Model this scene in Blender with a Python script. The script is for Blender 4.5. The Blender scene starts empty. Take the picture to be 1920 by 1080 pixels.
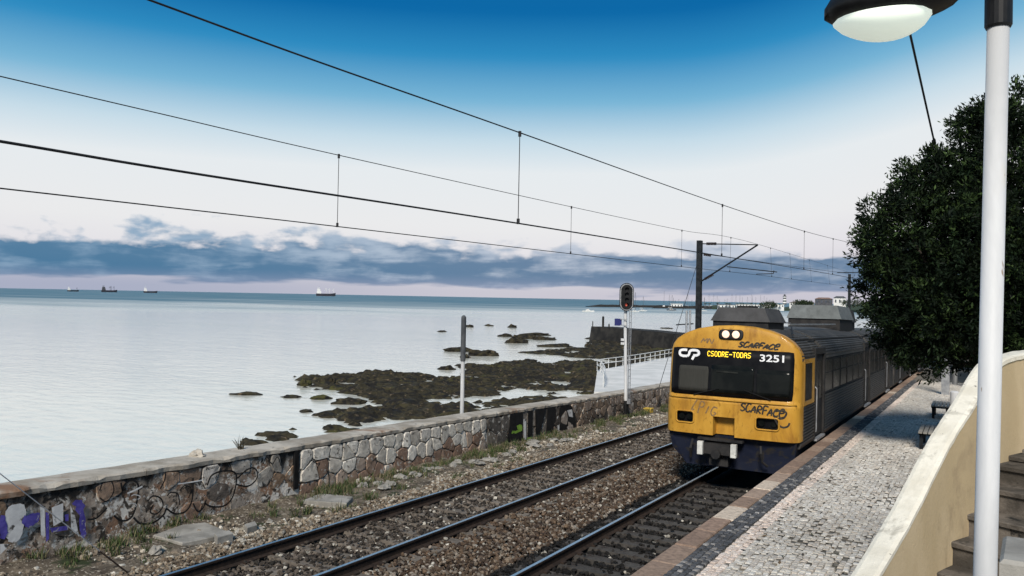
import bpy, math, random
import numpy as np
from mathutils import Vector, noise as mnoise
R_ = math.radians
rnd = random.Random(7)
nr = np.random.default_rng(7)
scene = bpy.context.scene
col = scene.collection

# ------------------------------------------------------------------ camera
FPX = 1480.0                       # focal length in pixels of a 1920 wide picture
YAW, PITCH, ROLL = 0.53167, 0.012386, 0.019098
GR = 0.0258                        # the line falls gently away from the viewer
CAM = np.array([5.033, 0.0, 3.870])
SEA = CAM[2] - 8.5
fw = np.array([-math.sin(YAW)*math.cos(PITCH), math.cos(YAW)*math.cos(PITCH), math.sin(PITCH)])
r0 = np.array([math.cos(YAW), math.sin(YAW), 0.0]); u0 = np.cross(r0, fw)
RV = r0*math.cos(ROLL) + u0*math.sin(ROLL); UV = -r0*math.sin(ROLL) + u0*math.cos(ROLL)
cd = bpy.data.cameras.new('camera'); cam = bpy.data.objects.new('camera', cd); col.objects.link(cam)
cd.sensor_width = 36.0; cd.lens = 36.0*FPX/1920.0; cd.clip_start = 0.1; cd.clip_end = 90000
from mathutils import Matrix
cam.matrix_world = Matrix(((RV[0], UV[0], -fw[0], CAM[0]), (RV[1], UV[1], -fw[1], CAM[1]), (RV[2], UV[2], -fw[2], CAM[2]), (0, 0, 0, 1)))
scene.camera = cam
def ray(x, y): return fw + RV*(x-960)/FPX - UV*(y-540)/FPX
def at_x(x, y, X): d = ray(x, y); return CAM + d*((X-CAM[0])/d[0])
def at_y(x, y, Y): d = ray(x, y); return CAM + d*((Y-CAM[1])/d[1])
def at_z(x, y, Z): d = ray(x, y); return CAM + d*((Z-CAM[2])/d[2])
def proj(P):
    d = np.asarray(P, float)-CAM; z = d@fw
    return 960+FPX*(d@RV)/z, 540-FPX*(d@UV)/z
def zg(y): return -GR*y            # rail-top level

# ------------------------------------------------------------------ sky, sun, exposure
vs = scene.view_settings
vs.view_transform = 'Standard'; vs.look = 'None'; vs.gamma = 1.0; vs.exposure = 1.0; vs.use_curve_mapping = False
SUN_EL, SUN_AZ = R_(40), R_(163)   # azimuth measured from +Y towards +X: the light comes from behind the viewer
W = bpy.data.worlds.new('World'); scene.world = W; W.use_nodes = True
wt = W.node_tree; wn = wt.nodes; wl = wt.links; wn.clear()
class NB:
    def __init__(s, t): s.t = t; s.n = t.nodes; s.l = t.links
    def put(s, sock, v):
        if isinstance(v, bpy.types.NodeSocket): s.l.new(v, sock)
        elif v is not None: sock.default_value = v
    def m(s, op, a, b=None, c=None, clamp=False):
        n = s.n.new('ShaderNodeMath'); n.operation = op; n.use_clamp = clamp
        s.put(n.inputs[0], a); s.put(n.inputs[1], b)
        if c is not None: s.put(n.inputs[2], c)
        return n.outputs[0]
    def mr(s, v, a, b, c=0.0, d=1.0, smooth=True):
        n = s.n.new('ShaderNodeMapRange'); n.interpolation_type = 'SMOOTHSTEP' if smooth else 'LINEAR'
        s.put(n.inputs['Value'], v)
        for k, q in zip(('From Min', 'From Max', 'To Min', 'To Max'), (a, b, c, d)): s.put(n.inputs[k], q)
        return n.outputs[0]
    def mix(s, f, a, b, mode='MIX'):
        n = s.n.new('ShaderNodeMix'); n.data_type = 'RGBA'; n.blend_type = mode
        s.put(n.inputs[0], f); s.put(n.inputs[6], a if isinstance(a, bpy.types.NodeSocket) else (*a[:3], 1)); s.put(n.inputs[7], b if isinstance(b, bpy.types.NodeSocket) else (*b[:3], 1))
        return n.outputs[2]
    def noise(s, vec, scale, detail=4, rough=0.55, dist=0.0):
        n = s.n.new('ShaderNodeTexNoise'); s.put(n.inputs['Vector'], vec)
        n.inputs['Scale'].default_value = scale; n.inputs['Detail'].default_value = detail; n.inputs['Roughness'].default_value = rough; n.inputs['Distortion'].default_value = dist
        return n.outputs['Fac']
    def vor(s, vec, scale, feat='F1', out='Distance'):
        n = s.n.new('ShaderNodeTexVoronoi'); n.feature = feat; s.put(n.inputs['Vector'], vec); n.inputs['Scale'].default_value = scale
        return n.outputs[out]
    def ramp(s, v, stops, interp='LINEAR'):
        n = s.n.new('ShaderNodeValToRGB'); n.color_ramp.interpolation = interp; s.put(n.inputs[0], v)
        e = n.color_ramp.elements
        while len(e) < len(stops): e.new(0.5)
        for q, (p, c) in zip(e, stops): q.position = p; q.color = (*c, 1) if len(c) == 3 else c
        return n.outputs[0]
    def comb(s, x, y, z=0.0):
        n = s.n.new('ShaderNodeCombineXYZ'); s.put(n.inputs[0], x); s.put(n.inputs[1], y); s.put(n.inputs[2], z); return n.outputs[0]
    def sep(s, v):
        n = s.n.new('ShaderNodeSeparateXYZ'); s.put(n.inputs[0], v); return n.outputs
    def coord(s, k='Object'):
        return s.n.new('ShaderNodeTexCoord').outputs[k]
    def vscale(s, v, sc):
        n = s.n.new('ShaderNodeMapping'); s.put(n.inputs['Vector'], v); n.inputs['Scale'].default_value = sc; return n.outputs[0]
def s2l(c): return tuple((v/255/12.92 if v/255 <= .04045 else ((v/255+.055)/1.055)**2.4) for v in c)
b = NB(wt)
dx, dy, dz = b.sep(b.coord('Generated'))
elev = b.m('MULTIPLY', b.m('ARCSINE', dz), 57.2958)
az = b.m('MULTIPLY', b.m('ARCTAN2', dx, dy), 57.2958)
lift = b.m('MULTIPLY', b.mr(b.m('ABSOLUTE', b.m('SUBTRACT', az, 14.0)), 0.0, 34.0, 1.0, 0.0), 5.0)   # the bright side of the sky reaches higher
e2 = b.m('SUBTRACT', elev, lift)
sky_c = b.ramp(b.m('DIVIDE', b.m('ADD', e2, 6.0), 96.0), [
    (0.0, s2l((200, 194, 206))), (6.3/96, s2l((208, 203, 211))), (8.6/96, s2l((224, 221, 226))), (11/96, s2l((231, 231, 232))),
    (15/96, s2l((227, 232, 235))), (17.2/96, s2l((196, 217, 229))), (20.0/96, s2l((118, 178, 211))), (23.0/96, s2l((42, 137, 190))),
    (26.0/96, s2l((0, 101, 164))), (36/96, s2l((30, 106, 158))), (1.0, s2l((128, 150, 172)))])
cv = b.comb(b.m('MULTIPLY', az, 0.085), b.m('MULTIPLY', elev, 0.32), 0.9)
nlow = b.noise(cv, 1.5, 4, 0.5, 0.1)
npuff = b.noise(b.comb(b.m('MULTIPLY', az, 0.42), b.m('MULTIPLY', elev, 0.75), 1.7), 1.0, 5, 0.5, 0.12)
n1 = b.m('ADD', b.m('MULTIPLY', nlow, 0.55), b.m('MULTIPLY', npuff, 0.45))
n2 = b.noise(b.comb(b.m('MULTIPLY', az, 0.07), b.m('MULTIPLY', elev, 0.45), 4.1), 2.6, 6, 0.55, 0.2)
thr = b.ramp(b.m('DIVIDE', elev, 12.0, clamp=True), [(0.0, (.40,)*3), (.03, (.30,)*3), (.06, (.22,)*3), (.12, (.20,)*3), (.20, (.28,)*3), (.265, (.42,)*3), (.335, (.51,)*3), (.40, (.60,)*3), (.75, (.82,)*3), (1.0, (.95,)*3)])
under = b.noise(b.comb(b.m('MULTIPLY', az, 0.09), b.m('MULTIPLY', elev, 0.8), 7.7), 1.3, 5, 0.5, 0.2)
base_e = b.m('ADD', elev, b.m('MULTIPLY', b.m('SUBTRACT', under, 0.5), 2.6))
cl = b.m('MULTIPLY', b.mr(b.m('SUBTRACT', n1, thr), -0.01, 0.09), b.mr(base_e, 0.55, 1.0))
rightness = b.mr(az, -62.0, -20.0)
cdark = b.mix(rightness, s2l((44, 108, 148)), s2l((84, 118, 152)))
clite = b.mix(rightness, s2l((128, 160, 188)), s2l((190, 198, 212)))
cshade = b.mix(b.mr(b.m('ADD', b.m('ADD', b.m('MULTIPLY', n2, .6), b.m('MULTIPLY', npuff, .4)), b.mr(elev, 1.5, 5.0, -0.07, 0.13)), 0.40, 0.66), cdark, clite)
haze_c = b.mix(b.mr(elev, 0.2, 1.8, 0.5, 0.0), cshade, s2l((170, 172, 196)))
low_c = b.mix(b.m('MULTIPLY', b.mr(elev, 0.3, 2.6, 0.85, 0.0), b.mr(az, -58.0, -30.0, 1.0, 0.25)), sky_c, s2l((158, 166, 190)))
sky2 = b.mix(b.m('MULTIPLY', cl, 0.93), low_c, haze_c)
nish = wn.new('ShaderNodeTexSky'); nish.sky_type = 'NISHITA'; nish.sun_disc = False
nish.sun_elevation = SUN_EL; nish.sun_rotation = SUN_AZ
nb_ = b.mix(1.0, nish.outputs[0], (0.10, 0.10, 0.10), 'MULTIPLY')
fin = b.mix(0.02, sky2, nb_)
bg = wn.new('ShaderNodeBackground'); wl.new(fin, bg.inputs[0]); bg.inputs[1].default_value = 0.52
wo = wn.new('ShaderNodeOutputWorld'); wl.new(bg.outputs[0], wo.inputs[0])
sd = bpy.data.lights.new('sun', 'SUN'); sun = bpy.data.objects.new('sun', sd); col.objects.link(sun)
sd.energy = 2.25; sd.angle = R_(14); sd.color = (1.0, 0.93, 0.83)
to_sun = Vector((math.sin(SUN_AZ)*math.cos(SUN_EL), math.cos(SUN_AZ)*math.cos(SUN_EL), math.sin(SUN_EL)))
sun.rotation_euler = to_sun.to_track_quat('Z', 'Y').to_euler()

# ------------------------------------------------------------------ materials
MATS = {}
def pmat(name, base, base2=None, scale=3.0, rough=0.8, metal=0.0, bump=0.0, bscale=None, spots=None, spec=0.25, detail=6, stretch=None, attr=None, objcol=False, lo=0.35, hi=0.65, coat=0.0, world=False, topstain=0.0):
    """base/base2 mixed by noise; spots = (colour, scale, lo, hi) laid on top; attr = colour attribute, objcol = Object Info colour"""
    m = bpy.data.materials.new(name); m.use_nodes = True; t = m.node_tree; k = NB(t)
    p = t.nodes['Principled BSDF']
    v = k.coord('Object')
    if world:
        g = t.nodes.new('ShaderNodeNewGeometry'); v = g.outputs['Position']
    if stretch: v = k.vscale(v, stretch)
    if attr:
        a = t.nodes.new('ShaderNodeAttribute'); a.attribute_name = attr; c = a.outputs['Color']
    elif objcol:
        a = t.nodes.new('ShaderNodeObjectInfo'); c = a.outputs['Color']
    else:
        a = None; c = None
    nz = k.noise(v, scale, detail, 0.62, 0.3)
    if c is None:
        c = k.mix(k.mr(nz, lo, hi), base, base2 if base2 is not None else base)
    else:
        c = k.mix(1.0, c, k.ramp(nz, [(0.25, (.55,)*3), (0.75, (1.35,)*3)]), 'MULTIPLY')
    for sp in ([] if not spots else spots if isinstance(spots, list) else [spots]):
        sn = k.noise(v, sp[1], 5, 0.65, 0.4)
        c = k.mix(k.mr(sn, sp[2], sp[3]), c, sp[0])
    if topstain:
        sx_, sy_, sz_ = k.sep(v); hr = k.m('ADD', k.m('ADD', sz_, k.m('MULTIPLY', sy_, GR)), k.m('MULTIPLY', k.m('SUBTRACT', k.noise(k.vscale(v, (1, 1, .35)), 2.6, 5, .6), .5), 1.5))
        c = k.mix(k.m('MULTIPLY', k.mr(hr, .45, .85), topstain), c, (.018, .017, .016))
    k.put(p.inputs['Base Color'], c if isinstance(c, bpy.types.NodeSocket) else (*c[:3], 1))
    k.put(p.inputs['Roughness'], k.mr(nz, 0.2, 0.8, max(0.02, rough-0.1), min(1, rough+0.1), smooth=False))
    p.inputs['Metallic'].default_value = metal
    p.inputs['Specular IOR Level'].default_value = spec
    p.inputs['Coat Weight'].default_value = coat
    if bump:
        bn = t.nodes.new('ShaderNodeBump'); bn.inputs['Strength'].default_value = bump; bn.inputs['Distance'].default_value = 0.02
        k.put(bn.inputs['Height'], k.noise(v, bscale or scale*6, 6, 0.65)); t.links.new(bn.outputs[0], p.inputs['Normal'])
    MATS[name] = m
    return m
def emat(name, colr, strength):
    m = bpy.data.materials.new(name); m.use_nodes = True; p = m.node_tree.nodes['Principled BSDF']
    p.inputs['Base Color'].default_value = (*colr, 1); p.inputs['Emission Color'].default_value = (*colr, 1); p.inputs['Emission Strength'].default_value = strength
    MATS[name] = m; return m
M = MATS
pmat('steel_top', (.82, .76, .70), (.92, .87, .82), 9, .38, 1.0)
pmat('rail_rust', (.018, .013, .011), (.036, .024, .018), 12, .85, bump=.3)
pmat('sleeper', None, objcol=True, base2=None, scale=9, rough=.95, bump=.5, bscale=60, spots=((.03, .022, .018), 4, .52, .68))
pmat('stone_attr', None, attr='tint', scale=30, rough=.92, bump=.4, bscale=90)
pmat('dirt', (.060, .047, .034), (.16, .13, .095), 2.3, .98, bump=1.0, bscale=26, spots=[((.34, .30, .24), 16, .56, .62), ((.030, .040, .016), 1.6, .54, .62), ((.030, .024, .018), 7, .56, .64)], world=True)
pmat('trackdirt', (.010, .009, .008), (.030, .024, .019), 2.2, .98, bump=.8, bscale=30, world=True)
pmat('concrete', (.20, .19, .17), (.32, .305, .275), 2.5, .92, bump=.35, bscale=50, spots=((.13, .125, .11), 6, .60, .72))
pmat('coping_stone', None, objcol=True, scale=14, rough=.9, bump=.4, bscale=70)
pmat('cobble', None, objcol=True, scale=25, rough=.8, bump=.35, bscale=80)
pmat('cobble_attr', None, attr='tint', scale=25, rough=.8, bump=.35, bscale=80)
pmat('joint', (.10, .092, .078), (.20, .185, .16), 3, .98, bump=.6, bscale=40)
pmat('platform_face', (.045, .04, .037), (.11, .10, .09), 2, .95, bump=.5)
pmat('wall_core', (.20, .145, .105), (.36, .31, .26), 3.4, .97, bump=1.0, bscale=16, spots=[((.60, .57, .52), 2.3, .51, .55), ((.24, .145, .095), 3.1, .55, .60), ((.58, .56, .52), 9.0, .57, .62), ((.05, .042, .035), 5.0, .55, .62), ((.016, .016, .016), 1.2, .57, .62), ((.030, .028, .026), 12, .60, .66)], world=True, topstain=.95)
pmat('wall_stone', None, objcol=True, scale=7, rough=.93, bump=.8, bscale=35, spots=[((.44, .42, .38), 5.5, .57, .63), ((.10, .08, .065), 9, .58, .66), ((.022, .021, .02), 3.1, .60, .68)], world=True, topstain=.22)
pmat('wall_coping', (.27, .235, .19), (.46, .42, .36), 1.2, .95, bump=.6, bscale=30, spots=[((.22, .13, .08), .55, .57, .68), ((.07, .065, .06), 5, .62, .72)], world=True)
pmat('paint_black', (.006, .006, .007), (.015, .015, .016), 8, .6, world=True)
pmat('paint_purple', (.05, .04, .22), (.11, .09, .38), 6, .7, spots=((.35, .35, .36), 7, .60, .66), world=True)
pmat('paint_white', (.50, .50, .50), (.66, .66, .65), 5, .75, spots=((.08, .075, .07), 6, .56, .66), world=True)
pmat('paint_green', (.13, .25, .03), (.22, .38, .06), 6, .7, world=True)
pmat('white_paint', (.44, .445, .45), (.58, .585, .59), 2.2, .5, bump=.10, bscale=18, spots=[((.50, .48, .44), 3.5, .56, .70), ((.26, .20, .15), 13, .69, .74)], stretch=(1, 1, .35))
pmat('parapet_top', (.60, .56, .465), (.74, .70, .60), 3, .85, bump=.4, bscale=30, spots=[((.45, .42, .35), 3, .56, .68), ((.16, .145, .12), 14, .655, .70)])
pmat('parapet_beige', (.43, .335, .20), (.52, .415, .265), 1.2, .9, bump=.30, bscale=45, spots=[((.32, .245, .15), 1.6, .54, .70), ((.20, .15, .10), 9, .69, .76)], stretch=(1, 1, .5))
pmat('step_stone', (.055, .048, .040), (.15, .13, .11), 3, .95, bump=.6, bscale=25, spots=((.02, .02, .018), 4, .55, .66))
pmat('galv', (.30, .31, .33), (.42, .43, .44), 6, .5, .6, bump=.08)
pmat('mast_grey', (.008, .010, .012), (.022, .026, .030), 4, .6, .3)
pmat('black_metal', (.005, .0055, .006), (.012, .012, .013), 6, .5)
pmat('wire', (.016, .016, .018), (.03, .03, .03), 6, .6, .3)
pmat('insulator', (.016, .010, .009), (.03, .016, .012), 6, .25)
pmat('train_yellow', (.43, .215, .025), (.53, .285, .040), 1.3, .5, bump=.06, spots=[((.27, .125, .018), 1.0, .48, .68), ((.33, .165, .02), 7, .56, .68), ((.10, .06, .025), 22, .64, .72)], stretch=(1.6, 1, .7), coat=.1)
pmat('train_steel', (.042, .041, .040), (.085, .083, .080), 1.2, .5, .4, bump=.10, bscale=30, spots=((.10, .09, .085), 1.7, .50, .68))
pmat('train_roof', (.040, .039, .038), (.095, .093, .09), 1.1, .65, .3, bump=.15, spots=((.05, .046, .042), 2.5, .5, .66))
pmat('train_unit', None, objcol=True, scale=3, rough=.75, bump=.1)
pmat('train_dark', (.012, .012, .013), (.03, .028, .027), 4, .7, bump=.2)
pmat('train_blue', (.004, .007, .020), (.007, .010, .024), 3, .6, spots=((.02, .018, .017), 5, .5, .62))
pmat('train_black', (.004, .004, .005), (.007, .007, .008), 5, .4, spec=.12)
pmat('train_glass', (.004, .005, .005), (.010, .011, .010), 2, .12, spec=.12)
pmat('train_sideglass', (.014, .012, .011), (.032, .028, .024), 1.5, .3, spec=.08)
pmat('blind', (.026, .026, .022), (.040, .039, .034), 5, .8, stretch=(30, 1, 1))
pmat('cab_grey', (.008, .009, .008), (.026, .028, .024), 3, .6)
pmat('text_white', (.70, .71, .72), (.78, .78, .78), 4, .6)
pmat('spray', (.010, .010, .012), (.05, .042, .03), 14, .7)
pmat('spray_faded', (.16, .10, .05), (.26, .16, .07), 14, .7)
pmat('buffer_white', (.48, .48, .45), (.62, .62, .58), 10, .6, spots=((.1, .09, .08), 8, .58, .7))
pmat('rock', (.008, .007, .005), (.040, .034, .018), 1.3, .9, bump=1.0, bscale=7, spots=[((.048, .046, .013), .30, .56, .70), ((.11, .082, .052), 2.2, .58, .67), ((.010, .009, .008), 1.0, .52, .60)], world=True)
pmat('pier_stone', (.014, .0135, .013), (.038, .035, .031), .6, .95, bump=1.0, bscale=4, world=True)
pmat('promenade', (.52, .52, .50), (.64, .63, .61), .5, .9, world=True)
pmat('bark', (.05, .04, .032), (.10, .085, .07), 6, .95, bump=.8, bscale=25)
pmat('leaf', None, attr='tint', scale=40, rough=.6, spec=.12)
pmat('grass', None, attr='tint', scale=40, rough=.7)
pmat('hill', (.03, .04, .018), (.07, .065, .035), .6, .98, bump=.8, world=True)
pmat('far_white', (.62, .62, .60), (.72, .72, .70), .5, .8)
pmat('far_roof', (.16, .10, .08), (.22, .15, .12), .5, .9)
pmat('far_dark', (.05, .055, .06), (.10, .10, .11), .5, .9)
pmat('far_window', (.05, .06, .08), (.08, .09, .11), .5, .3)
pmat('far_green', (.02, .035, .02), (.045, .06, .03), .8, .9)
pmat('ship_hull', (.025, .030, .042), (.04, .04, .05), .2, .8)
pmat('red_paint', (.45, .05, .04), (.5, .07, .05), 2, .6)
pmat('blue_paint', (.02, .025, .11), (.025, .03, .13), 2, .4)
pmat('wood', (.20, .19, .16), (.30, .28, .25), 5, .8, stretch=(1, 8, 1))
pmat('yellow_box', (.55, .36, .05), (.60, .42, .08), 4, .6)
emat('lamp_glow', (.92, 1.0, .88), .20)
pmat('sleeve_grey', (.045, .05, .055), (.075, .08, .085), 5, .6)
emat('head_glow', (1.0, .66, .48), .30)
emat('display_glow', (1.0, .66, .03), .75)
emat('red_glow', (.6, .10, .06), .22)
def water_mat():
    m = bpy.data.materials.new('water'); m.use_nodes = True; t = m.node_tree; k = NB(t); p = t.nodes['Principled BSDF']
    pos = t.nodes.new('ShaderNodeNewGeometry').outputs['Position']
    X, Y, Z = k.sep(pos)
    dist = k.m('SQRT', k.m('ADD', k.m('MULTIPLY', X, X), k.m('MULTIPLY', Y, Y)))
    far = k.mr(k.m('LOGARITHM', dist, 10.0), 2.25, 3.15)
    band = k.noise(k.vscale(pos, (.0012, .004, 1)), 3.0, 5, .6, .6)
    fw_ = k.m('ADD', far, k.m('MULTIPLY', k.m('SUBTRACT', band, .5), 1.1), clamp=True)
    c = k.mix(fw_, (.69, .67, .585), (.022, .105, .145))  # sky reflection put into the base colour: pale near, teal far
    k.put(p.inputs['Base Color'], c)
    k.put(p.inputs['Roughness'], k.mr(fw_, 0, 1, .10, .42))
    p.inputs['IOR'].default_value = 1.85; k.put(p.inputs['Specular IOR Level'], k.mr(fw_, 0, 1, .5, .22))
    h1 = k.noise(k.vscale(pos, (.55, 1.1, 1)), 1.0, 5, .6, .5)
    h2 = k.noise(k.vscale(pos, (.10, .22, 1)), 1.0, 3, .5, .4)
    bn = t.nodes.new('ShaderNodeBump'); bn.inputs['Distance'].default_value = .35
    k.put(bn.inputs['Strength'], k.mr(dist, 40, 400, .14, .20, smooth=False))
    k.put(bn.inputs['Height'], k.m('ADD', h1, k.m('MULTIPLY', h2, 1.3))); t.links.new(bn.outputs[0], p.inputs['Normal'])
    MATS['water'] = m
water_mat()

# ------------------------------------------------------------------ mesh helpers
class MB:
    def __init__(s): s.v = []; s.f = []; s.mi = []
    def poly(s, pts, faces, mi=0):
        n = len(s.v); s.v += [tuple(map(float, p)) for p in pts]
        for f in faces: s.f.append(tuple(n+i for i in f)); s.mi.append(mi)
        return s
    def box(s, lo, hi, mi=0, shear=False):
        x0, y0, z0 = lo; x1, y1, z1 = hi
        P = [(x, y, z + (zg(y) if shear else 0)) for z in (z0, z1) for y in (y0, y1) for x in (x0, x1)]
        return s.poly(P, [(0, 2, 3, 1), (4, 5, 7, 6), (0, 1, 5, 4), (2, 6, 7, 3), (0, 4, 6, 2), (1, 3, 7, 5)], mi)
    def cbox(s, c, sz, mi=0): return s.box([c[i]-sz[i]/2 for i in range(3)], [c[i]+sz[i]/2 for i in range(3)], mi)
    def tube(s, path, r, n=8, mi=0, caps=True):
        path = [Vector(p) for p in path]; rs = r if isinstance(r, (list, tuple)) else [r]*len(path)
        base = len(s.v); up = None
        for i, p in enumerate(path):
            d = (path[min(i+1, len(path)-1)]-path[max(i-1, 0)]).normalized()
            if up is None: up = Vector((0, 0, 1)) if abs(d.z) < .9 else Vector((1, 0, 0))
            a = d.cross(up).normalized(); bb = a.cross(d).normalized(); up = bb
            for k in range(n):
                t = 2*math.pi*k/n; s.v.append(tuple(p+a*math.cos(t)*rs[i]+bb*math.sin(t)*rs[i]))
        for i in range(len(path)-1):
            for k in range(n):
                s.f.append((base+i*n+k, base+i*n+(k+1) % n, base+(i+1)*n+(k+1) % n, base+(i+1)*n+k)); s.mi.append(mi)
        if caps:
            s.f.append(tuple(base+k for k in range(n))[::-1]); s.mi.append(mi)
            s.f.append(tuple(base+(len(path)-1)*n+k for k in range(n))); s.mi.append(mi)
        return s
    def beam(s, a, b_, w, hgt, mi=0):
        a = Vector(a); b_ = Vector(b_); d = (b_-a).normalized(); up = Vector((0, 0, 1)) if abs(d.z) < .95 else Vector((0, 1, 0))
        x = d.cross(up).normalized()*w/2; z = x.cross(d).normalized()*hgt/2
        P = [q+sx*x+sz*z for q in (a, b_) for sx, sz in ((-1, -1), (1, -1), (1, 1), (-1, 1))]
        return s.poly(P, [(0, 1, 2, 3), (7, 6, 5, 4), (0, 4, 5, 1), (1, 5, 6, 2), (2, 6, 7, 3), (3, 7, 4, 0)], mi)
    def extr(s, prof, axis_fn, a, b_, mi=0, caps=True):
        """prof: closed list of 2-D points; axis_fn(u, v, t) -> 3-D"""
        n = len(prof); base = len(s.v)
        for t in (a, b_): s.v += [tuple(axis_fn(u, v, t)) for u, v in prof]
        for i in range(n): s.f.append((base+i, base+(i+1) % n, base+n+(i+1) % n, base+n+i)); s.mi.append(mi)
        if caps:
            s.f.append(tuple(base+i for i in range(n))[::-1]); s.mi.append(mi); s.f.append(tuple(base+n+i for i in range(n))); s.mi.append(mi)
        return s
    def lathe(s, prof, c, n=16, mi=0):
        base = len(s.v)
        for r, z in prof:
            for k in range(n):
                t = 2*math.pi*k/n; s.v.append((c[0]+r*math.cos(t), c[1]+r*math.sin(t), c[2]+z))
        for i in range(len(prof)-1):
            for k in range(n): s.f.append((base+i*n+k, base+i*n+(k+1) % n, base+(i+1)*n+(k+1) % n, base+(i+1)*n+k)); s.mi.append(mi)
        s.f.append(tuple(base+k for k in range(n))[::-1]); s.mi.append(mi)
        s.f.append(tuple(base+(len(prof)-1)*n+k for k in range(n))); s.mi.append(mi)
        return s
    def mesh(s, name, mats, smooth=False):
        me = bpy.data.meshes.new(name); me.from_pydata(s.v, [], s.f); me.update()
        for m in (mats if isinstance(mats, (list, tuple)) else [mats]): me.materials.append(MATS[m])
        if any(s.mi): me.polygons.foreach_set('material_index', s.mi)
        if smooth: me.polygons.foreach_set('use_smooth', [True]*len(me.polygons))
        return me
def tag(o, label=None, cat=None, group=None, kind=None):
    if label: o['label'] = label
    if cat: o['category'] = cat
    if group: o['group'] = group
    if kind: o['kind'] = kind
    return o
def obj(name, mb, mats, parent=None, smooth=False, **k):
    me = mb.mesh(name, mats, smooth) if isinstance(mb, MB) else mb
    o = bpy.data.objects.new(name, me); col.objects.link(o)
    if parent is not None: o.parent = parent
    return tag(o, **k)
def empty(name, loc=(0, 0, 0), rot=(0, 0, 0), **k):
    o = bpy.data.objects.new(name, None); col.objects.link(o); o.location = loc; o.rotation_euler = rot; o.empty_display_size = .2
    return tag(o, **k)
def copy_tree(o, parent=None):
    c = o.copy(); col.objects.link(c); c.parent = parent
    for ch in list(o.children): copy_tree(ch, c)
    return c
def np_mesh(name, V, F, mat, tint=None, smooth=False):
    """V (n,3), F (m,k) all faces of k corners; tint (n,3)"""
    me = bpy.data.meshes.new(name); n, m, k = len(V), len(F), F.shape[1]
    me.vertices.add(n); me.vertices.foreach_set('co', np.asarray(V, np.float32).ravel())
    me.loops.add(m*k); me.loops.foreach_set('vertex_index', np.asarray(F, np.int32).ravel())
    me.polygons.add(m); me.polygons.foreach_set('loop_start', np.arange(m, dtype=np.int32)*k)
    me.update(calc_edges=True)
    me.polygons.foreach_set('use_smooth', np.full(m, smooth))
    if tint is not None:
        a = me.attributes.new('tint', 'FLOAT_COLOR', 'POINT')
        a.data.foreach_set('color', np.concatenate([np.asarray(tint, np.float32), np.ones((n, 1), np.float32)], 1).ravel())
    me.materials.append(MATS[mat]); me.validate()
    return me
def fbm(P, sc, oct=5, seed=0.0):
    return np.array([mnoise.fractal(Vector((p[0]*sc+seed, p[1]*sc-seed*1.7, p[2]*sc+seed*.3 if len(p) > 2 else seed)), 1.0, 2.0, oct) for p in P])
def ribbon(pts, w, closed=False):
    """2-D polyline -> list of quads (each 4 2-D points) of width w"""
    pts = [np.array(p, float) for p in pts]; n = len(pts); L = []; Rr = []
    for i in range(n):
        a = pts[i-1] if (i > 0 or closed) else pts[i]; c = pts[(i+1) % n] if (i < n-1 or closed) else pts[i]
        d = c-a; d = d/(np.linalg.norm(d)+1e-9); q = np.array([-d[1], d[0]])
        L.append(pts[i]+q*w/2); Rr.append(pts[i]-q*w/2)
    return [(L[i], Rr[i], Rr[(i+1) % n], L[(i+1) % n]) for i in range(n if closed else n-1)]
def spline(pts, n=6, closed=False):
    """Catmull-Rom through 2-D or 3-D points"""
    P = [np.array(p, float) for p in pts]; out = []; m = len(P)
    for i in range(m if closed else m-1):
        p0 = P[i-1] if (i > 0 or closed) else P[i]; p1 = P[i]; p2 = P[(i+1) % m]; p3 = P[(i+2) % m] if (i+2 < m or closed) else p2
        for k in range(n):
            t = k/n; out.append(.5*((2*p1)+(-p0+p2)*t+(2*p0-5*p1+4*p2-p3)*t*t+(-p0+3*p1-3*p2+p3)*t**3))
    if not closed: out.append(P[-1])
    return out
#SPLIT#
# ------------------------------------------------------------------ sea and shore
m = MB(); NSEG = 96
ringr = [6, 30, 120, 500, 2000, 9000, 60000]
m.v.append((-20, 20, SEA))
for r in ringr:
    for k in range(NSEG): m.v.append((-20+r*math.cos(2*math.pi*k/NSEG), 20+r*math.sin(2*math.pi*k/NSEG), SEA))
for k in range(NSEG): m.f.append((0, 1+k, 1+(k+1) % NSEG)); m.mi.append(0)
for i in range(len(ringr)-1):
    for k in range(NSEG): a = 1+i*NSEG; m.f.append((a+k, a+NSEG+k, a+NSEG+(k+1) % NSEG, a+(k+1) % NSEG)); m.mi.append(0)
obj('sea', m, 'water', kind='structure')

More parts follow.
